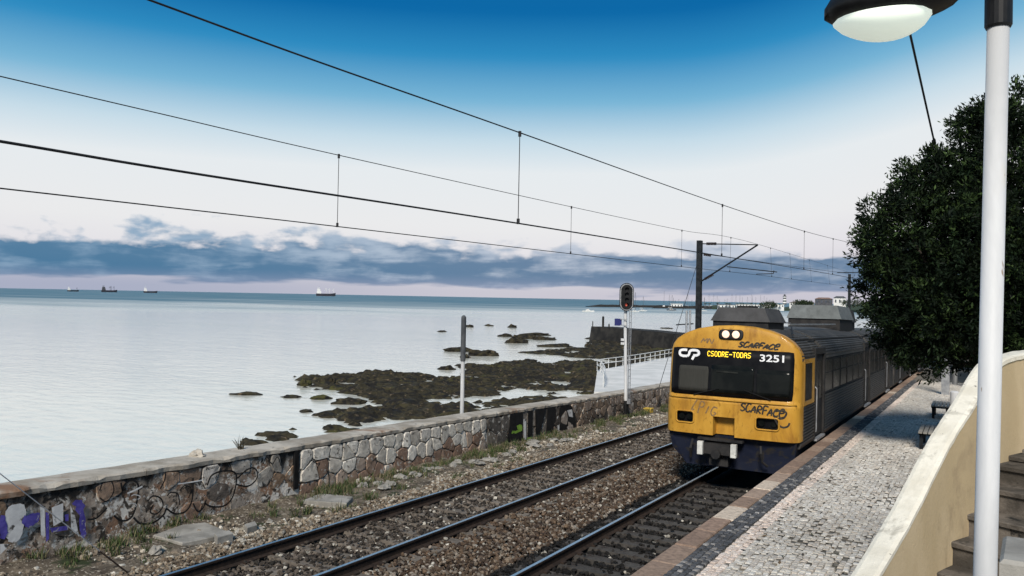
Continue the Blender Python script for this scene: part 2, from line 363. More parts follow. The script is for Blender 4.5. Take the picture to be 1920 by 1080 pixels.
def pip(P, poly):
    inside = np.zeros(len(P), bool); x, y = P[:, 0], P[:, 1]; n = len(poly)
    for i in range(n):
        x1, y1 = poly[i]; x2, y2 = poly[(i+1) % n]
        c = ((y1 > y) != (y2 > y)) & (x < (x2-x1)*(y-y1)/((y2-y1) if y2 != y1 else 1e-9)+x1); inside ^= c
    return inside
def edge_dist(P, poly):
    d = np.full(len(P), 1e9); n = len(poly)
    for i in range(n):
        a = np.array(poly[i]); bq = np.array(poly[(i+1) % n]); ab = bq-a
        t = np.clip(((P-a)@ab)/(ab@ab+1e-9), 0, 1); d = np.minimum(d, np.linalg.norm(P-(a+t[:, None]*ab), axis=1))
    return d
def sea_poly(px): return [tuple(at_z(x, y, SEA)[:2]) for x, y in px]
reef_px = [
  [(500, 832), (540, 804), (610, 790), (615, 772), (680, 764), (676, 742), (630, 732), (585, 722), (610, 706), (700, 698), (760, 706), (836, 712), (880, 706), (905, 690), (960, 684), (1010, 684), (1060, 680), (1118, 682), (1135, 700), (1120, 735), (1000, 775), (860, 800), (700, 815)],
  [(1005, 662), (1060, 656), (1120, 655), (1170, 662), (1175, 676), (1110, 674), (1050, 668)],
  [(1110, 634), (1255, 634), (1300, 660), (1290, 690), (1180, 688), (1175, 668), (1120, 650)],
]
def reef(name, polys, x0, x1, y0, y1, step, hmax, seed, label):
    nx = int((x1-x0)/step)+1; ny = int((y1-y0)/step)+1
    gx, gy = np.meshgrid(np.linspace(x0, x1, nx), np.linspace(y0, y1, ny)); P = np.stack([gx.ravel(), gy.ravel()], 1)
    sd_ = np.full(len(P), -1e9)
    for po in polys:
        d = edge_dist(P, po); sd_ = np.maximum(sd_, np.where(pip(P, po), d, -d))
    keep = sd_ > -7
    H = np.full(len(P), -2.0); Q = P[keep]; s = sd_[keep]
    P3 = np.concatenate([Q, np.zeros((len(Q), 1))], 1)
    lowf = fbm(P3, .055, 3, seed); mid = fbm(P3, .22, 4, seed+3); hi = np.abs(fbm(P3, .8, 4, seed+9))
    fine = fbm(P3, 1.9, 2, seed+21)
    hh = np.clip(s*.20+.12, -1.2, .24) + lowf*.30 + mid*.58 + (.28-hi)*.55 + fine*.14
    ledge = np.round(hh*4)/4; hh = .55*hh+.45*ledge
    H[keep] = np.clip(hh, -1.5, hmax) - .05
    V = np.stack([P[:, 0]+nr.normal(0, step*.12, len(P)), P[:, 1]+nr.normal(0, step*.12, len(P)), SEA+H], 1)
    i = np.arange(nx*ny).reshape(ny, nx)
    F = np.stack([i[:-1, :-1], i[:-1, 1:], i[1:, 1:], i[1:, :-1]], -1).reshape(-1, 4)
    F = F[(H[F] > -.4).any(1)]
    us, inv = np.unique(F, return_inverse=True)
    obj(name, np_mesh(name, V[us], inv.reshape(F.shape), 'rock', smooth=False), None, kind='structure')
reef('rocky_shore', [sea_poly(reef_px[0])], -66, -20, 30, 104, .29, .75, 2.0, '')
reef('rocky_shore', [sea_poly(reef_px[1])], -64, -30, 92, 130, .45, .8, 5.0, '')
reef('rocky_shore', [sea_poly(reef_px[2])], -70, -24, 86, 170, .6, 1.1, 8.0, '')

def rock_mesh(L, Wd, H, seed, res=2):
    me_v = []; n_th, n_ph = 14, 6; V = []; F = []
    for j in range(n_ph+1):
        ph = j/n_ph*math.pi/2
        for i in range(n_th):
            th = 2*math.pi*i/n_th; v = Vector((math.cos(th)*math.cos(ph), math.sin(th)*math.cos(ph), math.sin(ph)))
            k = 1+.45*mnoise.fractal(v*1.7+Vector((seed, seed*.7, 0)), 1, 2, 4)+.15*mnoise.noise(v*6+Vector((seed, 0, 0)))
            V.append((v.x*L/2*k, v.y*Wd/2*k, v.z*H*k-.15*H))
    for j in range(n_ph):
        for i in range(n_th): F.append((j*n_th+i, j*n_th+(i+1) % n_th, (j+1)*n_th+(i+1) % n_th, (j+1)*n_th+i))
    mb = MB(); mb.poly(V, F); return mb
rocks = [  # px centre x, waterline y, width px, height px, label
 (464, 740, 62, 5, 'long low dark rock awash, nearest the open water on the left'),
 (571, 723, 28, 13, 'pointed dark rock standing left of the reef'),
 (612, 721, 40, 14, 'blocky dark rock touching the left tip of the reef'),
 (652, 707, 34, 7, 'flat dark rock just beyond the blocky one at the reef tip'),
 (545, 745, 40, 4, 'low wet rock ledge near the reef tip'),
 (838, 693, 36, 7, 'small dark rock left of the white-based post'),
 (859, 659, 60, 7, 'narrow dark rock cut by the post, left half visible'),
 (905, 667, 60, 10, 'dark humped rock just right of the post'),
 (872, 671, 20, 6, 'little rock in front of the humped rock by the post'),
 (948, 631, 26, 6, 'small round rock in the middle distance of the bay'),
 (985, 635, 50, 9, 'broad rock in the middle cluster off the reef'),
 (970, 643, 44, 9, 'dark rock at the near side of the middle cluster'),
 (1022, 637, 46, 6, 'flat rock at the right of the middle cluster'),
 (1005, 629, 58, 5, 'thin far rock of the middle cluster'),
 (880, 613, 12, 4, 'tiny rock far out above the post'),
 (916, 611, 9, 3, 'tiniest far rock right of the post top'),
 (961, 614, 15, 5, 'small far rock standing alone'),
 (828, 622, 16, 3, 'small low rock left of the post top'),
 (1040, 650, 70, 6, 'long flat rock before the pier'),
 (1104, 650, 14, 7, 'small upright rock left of the pier end'),
 (990, 681, 42, 7, 'rock island beyond the reef edge'),
 (955, 687, 40, 6, 'flat rock off the upper edge of the reef'),
 (1250, 616, 16, 2, 'low rock right of the pier in the bay'),
 (600, 748, 46, 6, 'flat dark rock in the shallows between the reef tip and the wall'),
 (655, 757, 60, 9, 'broad low rock beside the reef arm nearest the wall'),
 (575, 772, 30, 4, 'low rock awash halfway between the reef and the wall'),
 (690, 778, 44, 8, 'dark rock at the inner side of the reef pool'),
 (618, 782, 36, 6, 'small weedy rock just above the wall top, left of the reef')]
for i, (x, y, w, hp, lab) in enumerate(rocks):
    a = at_z(x-w/2, y, SEA); c = at_z(x+w/2, y, SEA); p = at_z(x, y, SEA); L = np.linalg.norm(a-c); dep = (p-CAM)@fw
    o = obj('rock', rock_mesh(L*.98, max(L*.35, dep*.02), hp/FPX*dep*1.15, 3.1*i+1), 'rock', label=lab, cat='rock', group='rocks in the water')
    o.location = (p[0], p[1], SEA); o.rotation_euler[2] = math.atan2((c-a)[1], (c-a)[0])

# embankment under the wall, down to the water, and the ground sheet
m = MB()
prof = [(-8.3, .35), (-9.5, -.6), (-12.0, -3.2), (-14.5, -5.4)]
ys = list(np.arange(-30, 150, 6.0))
for y in ys:
    for x, z in prof: m.v.append((x+.3*mnoise.noise(Vector((x, y*.3, 0))), y, min(z, z+zg(y) if z > -5 else z)))
for j in range(len(ys)-1):
    for i in range(len(prof)-1): a = j*len(prof)+i; m.f.append((a, a+1, a+len(prof)+1, a+len(prof))); m.mi.append(0)
obj('embankment', m, 'pier_stone', kind='structure')
xs_ = np.concatenate([np.arange(-8.2, -5.9, .16), np.arange(-5.9, 1.75, .5)]); ys_ = np.concatenate([np.arange(-8, 30, .2), np.arange(30, 180, 3.)])
gx, gy = np.meshgrid(xs_, ys_); P3 = np.stack([gx.ravel(), gy.ravel(), 0*gx.ravel()], 1)
base = np.interp(P3[:, 0], [-8.2, -7.6, -6.6, -6.0, -5.6, 1.8], [-.16, -.18, -.24, -.24, -.27, -.27])
bumpy = np.where((P3[:, 0] < -5.8), fbm(P3, 1.4, 4, 1.0)*.06, 0)
V = P3.copy(); V[:, 2] = base+bumpy+zg(P3[:, 1])
i = np.arange(len(V)).reshape(len(ys_), len(xs_)); F = np.stack([i[:-1, :-1], i[:-1, 1:], i[1:, 1:], i[1:, :-1]], -1).reshape(-1, 4)
me = np_mesh('ground', V, F, 'dirt', smooth=True); me.materials.append(M['trackdirt'])
cx_ = V[F].mean(1)[:, 0]; me.polygons.foreach_set('material_index', (cx_ > -5.75).astype(np.int32))
obj('ground', me, None, kind='structure')

# ------------------------------------------------------------------ tracks
LT, RT = -4.068, 0.0
def rail_mesh(x, y0, y1):
    pr = [(-.075, -.172), (.075, -.172), (.075, -.160), (.012, -.140), (.010, -.048), (.034, -.036), (.036, -.008), (.028, 0), (-.028, 0), (-.036, -.008), (-.034, -.036), (-.010, -.048), (-.012, -.140), (-.075, -.160)]
    mb = MB(); n = len(pr); mb.extr(pr, lambda u, v, t: (x+u, t, v+zg(t)), y0, y1)
    for k in range(n):
        if k in (7,): mb.mi[k] = 1
    return mb
sl = MB()
for lo, hi in (((-1.3, -.125, -.22), (1.3, .125, 0)),): sl.box(lo, hi)
for rx in (-.8675, .8675):
    for sx in (-1, 1): sl.box((rx+sx*.12-.035, -.05, .0), (rx+sx*.12+.035, .05, .035), 1)
sleeper_me = sl.mesh('sleeper', ['sleeper', 'rail_rust'])
sleeper_y = {}
for name, tx, ya, yb in (('far', LT, 4.5, 46), ('near', RT, 4.5, 20)):
    root = empty('railway_track', (tx, 0, 0), kind='structure')
    for sx in (-.8675, .8675): obj('rail', rail_mesh(sx, -6, 150), ['rail_rust', 'steel_top'], root)
    k0 = int((ya-9.275)/.6); y = 9.275+k0*.6
    sleeper_y[tx] = []
    while y < yb:
        o = bpy.data.objects.new('sleeper', sleeper_me); col.objects.link(o); o.parent = root
        o.location = (rnd.uniform(-.015, .015), y, -.168+zg(y)); o.rotation_euler = (-GR, 0, rnd.uniform(-.008, .008))
        s = rnd.uniform(.75, 1.15); tone = (.17, .145, .12) if tx == LT else (.070, .064, .058)
        o.color = (tone[0]*s, tone[1]*s, tone[2]*s, 1); sleeper_y[tx].append(y); y += .6

# ballast: angular stones, one mesh
ico = np.array([[0, 0, 1], [.894, 0, .447], [.276, .851, .447], [-.724, .526, .447], [-.724, -.526, .447], [.276, -.851, .447], [.724, .526, -.447], [-.276, .851, -.447], [-.894, 0, -.447], [-.276, -.851, -.447], [.724, -.526, -.447], [0, 0, -1]])
icf = np.array([[0, 1, 2], [0, 2, 3], [0, 3, 4], [0, 4, 5], [0, 5, 1], [1, 6, 2], [2, 7, 3], [3, 8, 4], [4, 9, 5], [5, 10, 1], [6, 7, 2], [7, 8, 3], [8, 9, 4], [9, 10, 5], [10, 6, 1], [11, 7, 6], [11, 8, 7], [11, 9, 8], [11, 10, 9], [11, 6, 10]])
octa = np.array([[1, 0, 0], [0, 1, 0], [-1, 0, 0], [0, -1, 0], [0, 0, 1], [0, 0, -1.]]); octf = np.array([[0, 1, 4], [1, 2, 4], [2, 3, 4], [3, 0, 4], [1, 0, 5], [2, 1, 5], [3, 2, 5], [0, 3, 5]])
def stones(pos, size, tint, shape='ico'):
    bv, bf = (ico, icf) if shape == 'ico' else (octa, octf); n = len(pos); k = len(bv)
    J = bv[None]*(1+nr.uniform(-.38, .30, (n, k, 1)))
    sc = size[:, None]*nr.uniform(.65, 1.25, (n, 3))*np.array([1, 1, .75])
    a = nr.uniform(0, 2*np.pi, n); t = nr.normal(0, .5, n)
    J = J*sc[:, None, :]
    c, s = np.cos(t)[:, None], np.sin(t)[:, None]; y, z = J[..., 1]*c-J[..., 2]*s, J[..., 1]*s+J[..., 2]*c; J = np.stack([J[..., 0], y, z], -1)
    c, s = np.cos(a)[:, None], np.sin(a)[:, None]; x, y = J[..., 0]*c-J[..., 1]*s, J[..., 0]*s+J[..., 1]*c; J = np.stack([x, y, J[..., 2]], -1)
    V = (J+pos[:, None, :]).reshape(-1, 3); F = (bf[None]+(np.arange(n)*k)[:, None, None]).reshape(-1, 3)
    return V, F, np.repeat(tint, k, 0)
def ballast_tint(x, y):
    n = len(x); t = np.zeros((n, 3)); u = nr.random(n)
    inL = np.abs(x-LT) < .80; inR = np.abs(x-RT) < 1.45; mid = (x > LT+1.0) & (x < RT-1.0); sh = x < LT-.95
    pal = lambda A: np.array(A)[nr.integers(0, len(A), n)]
    t[:] = pal([(.060, .050, .042), (.10, .085, .07), (.045, .036, .03), (.13, .11, .09)])
    q = pal([(.17, .115, .075), (.11, .075, .052), (.22, .17, .125), (.075, .052, .04), (.30, .25, .20), (.13, .085, .055)]); t[mid] = q[mid]
    q = pal([(.38, .31, .225), (.30, .23, .16), (.22, .165, .115), (.46, .41, .33), (.17, .125, .085), (.34, .29, .23)]); t[sh] = q[sh]
    q = pal([(.075, .060, .048), (.12, .098, .078), (.040, .034, .028), (.17, .14, .115)]); t[inL] = q[inL]
    q = pal([(.016, .015, .014), (.022, .020, .019), (.012, .011, .010), (.034, .030, .027)]); t[inR] = q[inR]
    lite = u > np.where(inR, .975, .925); t[lite] = np.array([.60, .56, .48])*nr.uniform(.6, 1.1, (lite.sum(), 1))
    return t*nr.uniform(.28, .9, (n, 1))
VV = []; FF = []; TT = []; off = 0
for (ya, yb, dens, sz, shp) in ((4.5, 13, 420, .034, 'ico'), (13, 22, 330, .037, 'ico'), (22, 46, 190, .047, 'octa')):
    n = int(dens*(yb-ya)*7.35); x = nr.uniform(-6.15, 1.2, n); y = nr.uniform(ya, yb, n)
    keep = np.ones(n, bool)
    for tr in (LT, RT):
        for s in (-.8675, .8675): keep &= np.abs(x-tr-s) > np.where(nr.random(n) < .5, .085, .13)
        f = np.abs((y-9.275+.3) % .6-.3)
        on = (f < .13) & (np.abs(x-tr) < 1.3)
        cover = .06 if tr == RT else .42
        end_open = (np.abs(x-tr) > .95)
        keep &= ~(on & (nr.random(n) > np.where(end_open & (tr == LT), .14, cover)))
    keep &= ~((x > -.8) & (y > 19.5))
    x, y = x[keep], y[keep]; n = len(x)
    z = np.full(n, -.212)
    for tr in (LT, RT):
        f = np.abs((y-9.275+.3) % .6-.3); on = (f < .13) & (np.abs(x-tr) < 1.3); z[on] = -.150
    midz = (x > LT+1.0) & (x < RT-1.0); z[midz & (z < -.2)] = -.185
    z[x < LT-1.3] = np.interp(x[x < LT-1.3], [-6.2, -5.85, -5.4], [-.24, -.20, -.17])
    z += nr.uniform(-.025, .03, n)+zg(y)
    V, F, T = stones(np.stack([x, y, z], 1), nr.uniform(.7, 1.35, n)*sz, ballast_tint(x, y), shp)
    VV.append(V); FF.append(F+off); TT.append(T); off += len(V)
# loose gravel on the strip along the wall
n = 12500; x = -5.85-np.abs(nr.normal(0, .75, n)); x = np.clip(x, -7.6, -5.85); y = nr.uniform(4.8, 34, n)
ok = fbm(np.stack([x, y, 0*x], 1), .9, 3, 4.0) > np.interp(x, [-7.6, -6.4, -5.9], [.05, -.2, -.6]); x, y = x[ok], y[ok]; n = len(x)
z = np.interp(x, [-8.2, -7.6, -6.6, -6.0], [-.16, -.18, -.24, -.24])+zg(y)
pal = np.array([(.40, .36, .29), (.30, .25, .19), (.22, .18, .135), (.50, .47, .41), (.15, .12, .09)])[nr.integers(0, 5, n)]
V, F, T = stones(np.stack([x, y, z], 1), .021*nr.lognormal(0, .5, n), pal*nr.uniform(.7, 1.2, (n, 1)))
VV.append(V); FF.append(F+off); TT.append(T); off += len(V)
obj('ballast_gravel', np_mesh('ballast_gravel', np.concatenate(VV), np.concatenate(FF), 'stone_attr', np.concatenate(TT)), None, label='loose angular ballast stones between and beside the rails', cat='gravel', kind='stuff')

# ------------------------------------------------------------------ platform
PX, PH = 1.657, 0.95
plat = empty('platform', (PX, 5, PH), kind='structure')
def pobj(name, mb, mats, **k):
    o = obj(name, mb, mats, plat, **k); o.matrix_parent_inverse = Matrix.Translation((-PX, -5, -PH)); return o
m = MB(); m.extr([(PX+.05, -.6), (9.0, -.6), (9.0, PH-.035), (PX+.05, PH-.035)], lambda u, v, t: (u, t, v+zg(t)), -6, 160)
pobj('platform_body', m, 'platform_face')
m = MB(); m.poly([(PX+.28, -6, PH-.03+zg(-6)), (9.0, -6, PH-.03+zg(-6)), (9.0, 160, PH-.03+zg(160)), (PX+.28, 160, PH-.03+zg(160))], [(0, 1, 2, 3)])
pobj('bedding', m, 'joint')
y = 4.9; tones = [(.30, .21, .155), (.26, .18, .135), (.34, .25, .19), (.28, .20, .15)]
while y < 60:
    L = rnd.uniform(.78, .98)
    mb = MB(); w = .30+rnd.uniform(-.012, .012); z0 = PH-.14; bz = rnd.uniform(-.006, .006)
    lo = (PX-rnd.uniform(0, .012), y+.008); hi = (PX+w, y+L-.008); bv = .014
    P = [(lo[0], lo[1], z0), (hi[0], lo[1], z0), (hi[0], hi[1], z0), (lo[0], hi[1], z0),
         (lo[0], lo[1], PH-bv), (hi[0], lo[1], PH-bv), (hi[0], hi[1], PH-bv), (lo[0], hi[1], PH-bv),
         (lo[0]+bv, lo[1]+bv, PH+bz), (hi[0]-bv, lo[1]+bv, PH+bz), (hi[0]-bv, hi[1]-bv, PH+bz), (lo[0]+bv, hi[1]-bv, PH+bz)]
    mb.poly([(a, c, d+zg(c)) for a, c, d in P], [(0, 1, 5, 4), (1, 2, 6, 5), (2, 3, 7, 6), (3, 0, 4, 7), (4, 5, 9, 8), (5, 6, 10, 9), (6, 7, 11, 10), (7, 4, 8, 11), (8, 9, 10, 11)])
    o = pobj('kerb_stone', mb, 'coping_stone'); c = tones[rnd.randrange(4)]
    if 11.0 < y < 11.9 or rnd.random() < .07: c = (.52, .43, .34)
    s = rnd.uniform(.85, 1.12); o.color = (c[0]*s, c[1]*s, c[2]*s, 1); y += L
# cobbles
variants = []
def cob_pts(w, l, bev=.007):
    j = lambda s=.10: 1+nr.uniform(-s, s)
    B = [(-w/2*j(), -l/2*j()), (w/2*j(), -l/2*j()), (w/2*j(), l/2*j()), (-w/2*j(), l/2*j())]
    tz = [nr.uniform(-.004, .004) for _ in range(4)]
    return np.array([(x, y, -.05) for x, y in B]+[(x, y, -.014) for x, y in B]+[(x*(1-2*bev/w), y*(1-2*bev/l), tz[i]) for i, (x, y) in enumerate(B)])
cobF = np.array([(0, 1, 5, 4), (1, 2, 6, 5), (2, 3, 7, 6), (3, 0, 4, 7), (4, 5, 9, 8), (5, 6, 10, 9), (6, 7, 11, 10), (7, 4, 8, 11), (8, 9, 10, 11)])
cob_me = []
for k in range(8):
    mb = MB(); mb.poly(cob_pts(.0665, .067), [tuple(f) for f in cobF]); cob_me.append(mb.mesh('cobble', 'cobble'))
cells = []
def dark_p(x, y):
    v = mnoise.fractal(Vector((x*.9, y*.55, 3.3)), 1, 2, 4)
    return .11+.38*max(0, v-.0)
ix = 0; x = PX+.50+.16
while x < 5.6:
    y = 4.6+(ix % 2)*.035
    while y < 50:
        jx, jy = x+rnd.gauss(0, .006), y+rnd.gauss(0, .006)
        dk = rnd.random() < dark_p(jx, jy)
        if dk: c = rnd.choice([(.10, .092, .078), (.16, .15, .13), (.07, .066, .055), (.20, .17, .13)])
        else: c = rnd.choice([(.56, .53, .475), (.50, .47, .42), (.43, .40, .36), (.60, .575, .53), (.50, .45, .39)])
        if jx < PX+.84 and not (dk and rnd.random() < .35): c = rnd.choice([(.66, .56, .49), (.60, .50, .43), (.68, .60, .53)])
        s = rnd.uniform(.9, 1.1)*(.90+.22*mnoise.fractal(Vector((jx*.8, jy*.35, 8.8)), 1, 2, 4))
        cells.append((jx, jy, rnd.uniform(-.006, .004)-(.014 if dk else 0), rnd.gauss(0, .10), (c[0]*s, c[1]*s, c[2]*s), 1.0 if jx >= PX+.84 else 1.04)); y += .0705
    x += .070; ix += 1
for kx in range(4):       # dark basalt band
    y = 4.6+.03*kx
    while y < 50:
        s = rnd.uniform(.6, 1.3); c = (.075*s, .078*s, .085*s) if rnd.random() > .16 else (.24*s, .23*s, .22*s)
        cells.append((PX+.345+kx*.073, y+rnd.gauss(0, .008), rnd.uniform(-.008, .003), rnd.gauss(0, .15), c, 1.0)); y += .080
inview = []
for idx, c in enumerate(cells):
    px, py = proj((c[0], c[1], PH+zg(c[1])))
    if 0 < px < 1920 and 0 < py < 1078 and (px-1600)*390 < (1080-py)*240-4000: inview.append((c[1]*c[1]+(c[0]-5.03)**2, idx))
inview.sort(); single = set(i for _, i in inview[:300])
VV = []; FF = []; TT = []; off = 0
for idx, (x, y, dz_, rz, c, sc) in enumerate(cells):
    if idx in single:
        o = bpy.data.objects.new('cobble', cob_me[idx % 8]); col.objects.link(o); o.parent = plat; o.matrix_parent_inverse = Matrix.Translation((-PX, -5, -PH))
        o.location = (x, y, PH+dz_+zg(y)); o.rotation_euler = (-GR, 0, rz); o.scale = (sc, sc, 1); o.color = (*c, 1)
        continue
    if y > 28 and rnd.random() < .0: continue
    P = cob_pts(.0665*sc, .067*sc); cz, sz = math.cos(rz), math.sin(rz)
    Q = np.stack([x+P[:, 0]*cz-P[:, 1]*sz, y+P[:, 0]*sz+P[:, 1]*cz, PH+dz_+P[:, 2]+zg(y)], 1)
    VV.append(Q[4:]); FF.append(cobF[4:]-4+off); TT.append(np.tile(c, (8, 1))); off += 8
o = obj('cobble_paving', np_mesh('cobble_paving', np.concatenate(VV), np.concatenate(FF), 'cobble_attr', np.concatenate(TT)), None, plat, kind='stuff')
o.matrix_parent_inverse = Matrix.Translation((-PX, -5, -PH))

# ------------------------------------------------------------------ sea wall along the line
WX, WB = -7.7, -8.3
def wtop(y): return float(np.interp(y, [-10, 6.4, 12.5, 19, 32, 60], [.97, .95, .90, .88, .78, .74]))
wall = empty('stone_wall', (WX, 6, -.2), label='long low stone sea wall covered in graffiti beside the far track', cat='wall')
WI = Matrix.Translation((-WX, -6, .2))
def wobj(name, mb, mats, **k):
    o = obj(name, mb, mats, wall, **k); o.matrix_parent_inverse = WI; return o
m = MB(); ysw = np.arange(-8, 110, .35)
zl = np.array([-.45, -.1, .15, .4, .6, 2.0])
for y in ysw:
    t = wtop(y)-.09
    for k, z in enumerate(zl):
        zz = min(z, t); m.v.append((WX+.025*mnoise.fractal(Vector((0, y*1.3, z*1.3)), 1, 2, 3)+.02*(.6-z if z < .6 else 0), y, zz+zg(y)))
    m.v.append((WB, y, t+zg(y))); m.v.append((WB, y, -1.2+zg(y)))
k = len(zl)+2
for j in range(len(ysw)-1):
    for i_ in range(k-1): a = j*k+i_; m.f.append((a, a+k, a+k+1, a+1)); m.mi.append(0)
wobj('wall_core', m, 'wall_core')
# coping slab in weathered lengths
y = -8.0
while y < 70:
    L = rnd.uniform(2.2, 4.2); mb = MB(); n = max(3, int(L/.12)); st = []
    for q in range(n+1):
        yy = y+.006+(L-.012)*q/n; t = wtop(yy)+.012*mnoise.noise(Vector((yy*1.2, 0, 5)))
        e1 = WX+.05+.055*mnoise.fractal(Vector((yy*1.9, 1, 0)), 1, 2, 4); e0 = WB-.03+.03*mnoise.noise(Vector((yy*2.6, 7, 0)))
        chip = .07*max(0, mnoise.fractal(Vector((yy*2.7, 2, 9)), 1, 2, 3))
        for (xx, zz) in ((e1-.01, t-.11), (e1, t-.03-chip), (e1-.03-chip, t), ((e0+e1)/2, t+.012), (e0+.03, t), (e0, t-.11)): mb.v.append((xx, yy, zz+zg(yy)))
    for q in range(n):
        for i_ in range(6): a = q*6+i_; bq = q*6+(i_+1) % 6; mb.f.append((a, bq, bq+6, a+6)); mb.mi.append(0)
    mb.f.append((5, 4, 3, 2, 1, 0)); mb.mi.append(0); mb.f.append(tuple(n*6+i_ for i_ in range(6))); mb.mi.append(0)
    wobj('coping', mb, 'wall_coping'); y += L
def clip_poly(poly, a, bq):
    """keep side closer to a than bq"""
    mpt = (a+bq)/2; nn = bq-a; out = []
    for i_ in range(len(poly)):
        p, q = poly[i_], poly[(i_+1) % len(poly)]; dp, dq = (p-mpt)@nn, (q-mpt)@nn
        if dp <= 0: out.append(p)
        if dp*dq < 0: out.append(p+(q-p)*(dp/(dp-dq)))
    return out
def voronoi_stones(y0, y1, cw, ch, colfn, proud=(.022, .048), name='stone', jit=.40, gap=.012, skip=0.0, zlo=-.30):
    rows = []; hrow = (wtop((y0+y1)/2)-.13-zlo); nrw = max(2, round(hrow/ch)); S = []
    for r in range(nrw):
        n = max(2, round((y1-y0)/cw))
        for q in range(n):
            S.append(np.array([y0+(q+.5+(.5 if r % 2 else 0)*.8)*(y1-y0)/n+rnd.uniform(-jit, jit)*cw, zlo+(r+.5)*hrow/nrw+rnd.uniform(-jit, jit)*ch*.7]))
    for i_, s in enumerate(S):
        if rnd.random() < skip: continue
        top = wtop(s[0])-.125
        poly = [np.array(p) for p in ((y0, zlo), (y1, zlo), (y1, top), (y0, top))]
        for j, t in enumerate(S):
            if j != i_ and np.linalg.norm(t-s) < 2.4*max(cw, ch): poly = clip_poly(poly, s, t)
            if len(poly) < 3: break
        if len(poly) < 3: continue
        c = sum(poly)/len(poly)
        ext = max(np.linalg.norm(p-c) for p in poly)
        if ext < .06: continue
        for _ in range(1):   # soften corners
            poly = [q for a, bq in zip(poly, poly[1:]+poly[:1]) for q in (a*.84+bq*.16, a*.16+bq*.84)]
        shrink = lambda d: [c+(p-c)*max(.2, 1-d/(np.linalg.norm(p-c)+1e-6)) for p in poly]
        pr_ = rnd.uniform(*proud); n = len(poly); mb = MB(); rings = [(shrink(gap*.6), -.02), (shrink(gap*1.1), pr_*.55), (shrink(gap*1.1+.018), pr_)]
        for ri, (ring, px_) in enumerate(rings):
            for p in ring: mb.v.append((WX+.02+px_+rnd.uniform(-.006, .006)*(ri > 0), p[0], p[1]+zg(p[0])))
        mb.v.append((WX+.02+pr_+.008, c[0], c[1]+zg(c[0])))
        for ri in range(2):
            for q in range(n): mb.f.append((ri*n+q, ri*n+(q+1) % n, (ri+1)*n+(q+1) % n, (ri+1)*n+q)); mb.mi.append(0)
        for q in range(n): mb.f.append((2*n+q, 2*n+(q+1) % n, 3*n)); mb.mi.append(0)
        o = wobj(name, mb, 'wall_stone', ); cc = colfn(c[0], c[1]); sfac = rnd.uniform(.8, 1.15); o.color = (cc[0]*sfac, cc[1]*sfac, cc[2]*sfac, 1)
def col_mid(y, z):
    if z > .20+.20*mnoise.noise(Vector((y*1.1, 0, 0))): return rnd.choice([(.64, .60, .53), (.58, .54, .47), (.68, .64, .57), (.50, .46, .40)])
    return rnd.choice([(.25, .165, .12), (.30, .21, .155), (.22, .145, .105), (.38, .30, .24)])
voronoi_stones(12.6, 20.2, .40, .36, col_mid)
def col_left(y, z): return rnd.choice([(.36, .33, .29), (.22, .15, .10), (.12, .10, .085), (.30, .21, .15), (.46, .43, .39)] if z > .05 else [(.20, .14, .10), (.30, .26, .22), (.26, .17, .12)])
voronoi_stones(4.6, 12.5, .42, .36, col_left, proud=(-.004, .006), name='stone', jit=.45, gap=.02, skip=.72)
def col_right(y, z): return rnd.choice([(.12, .09, .07), (.18, .135, .10), (.07, .06, .052), (.24, .19, .155), (.34, .29, .25)])
voronoi_stones(24.6, 46, .50, .30, col_right, jit=.4)
def col_blk(y, z): return rnd.choice([(.10, .09, .08), (.16, .14, .115), (.24, .21, .18)])
voronoi_stones(20.3, 24.5, .7, .45, col_blk, proud=(.004, .014), name='plaster_patch')
# graffiti: painted strokes on the wall, given as pixels of the photograph's wall plane
GX = WX+.056
def paint(name, quads, mat, off=0.0):
    mb = MB()
    for q in quads:
        if len(q) > 4: q = [p+nr.normal(0, .012, 2) for p in spline(q, 5, True)]
        mb.poly([(GX+off, p[0], min(p[1], wtop(p[0])+zg(p[0])-.115)) for p in q], [tuple(range(len(q)))])
    return wobj(name, mb, mat)
def wpix(pts): return [at_x(x, y, GX)[1:] for x, y in pts]
def crop4(pts): return [(x/3, 820+y/3) for x, y in pts]
def stroke(pts, w, conv=crop4, closed=False, n=6): return ribbon(spline(wpix(conv(pts)), n, closed), w, closed)
Q = []
Q += stroke([(490, 462), (540, 455), (590, 410), (600, 395)], .030)
Q += stroke([(640, 440), (690, 470), (745, 440), (775, 330), (775, 265), (740, 240), (700, 265), (690, 300), (680, 255)], .035)
Q += stroke([(750, 450), (790, 485), (860, 480), (915, 440), (935, 400)], .035)
Q += stroke([(830, 360), (860, 330), (905, 345), (915, 390), (880, 430), (845, 420), (860, 380)], .026)
Q += stroke([(900, 290), (925, 240), (930, 190)], .028)
Q += stroke([(935, 400), (985, 430), (1045, 415), (1080, 350), (1085, 230)], .034)
Q += stroke([(1085, 370), (1110, 415), (1140, 400), (1160, 350)], .03)
Q += stroke([(1150, 370), (1190, 390), (1260, 385), (1305, 340), (1330, 240), (1315, 195), (1250, 190), (1190, 215), (1165, 270)], .034)
Q += stroke([(1330, 265), (1390, 275), (1435, 245), (1448, 200), (1425, 172), (1385, 185), (1335, 230)], .032)
Q += stroke([(940, 330), (960, 310), (1000, 320), (1010, 380)], .024)
Q += stroke([(560, 300), (580, 250), (620, 240), (640, 300), (600, 360), (560, 340)], .022)
Q += stroke([(1010, 300), (1040, 270), (1075, 290), (1060, 340)], .02)+stroke([(1480, 150), (1500, 110), (1530, 150), (1560, 110), (1580, 160)], .022)
Q += stroke([(1740, 270), (1755, 190), (1800, 165), (1845, 200), (1850, 290)], .026)+stroke([(1730, 160), (1750, 130), (1790, 150), (1840, 130), (1860, 128)], .024)
Q += stroke([(330, 330), (370, 300), (420, 330), (460, 300)], .02)
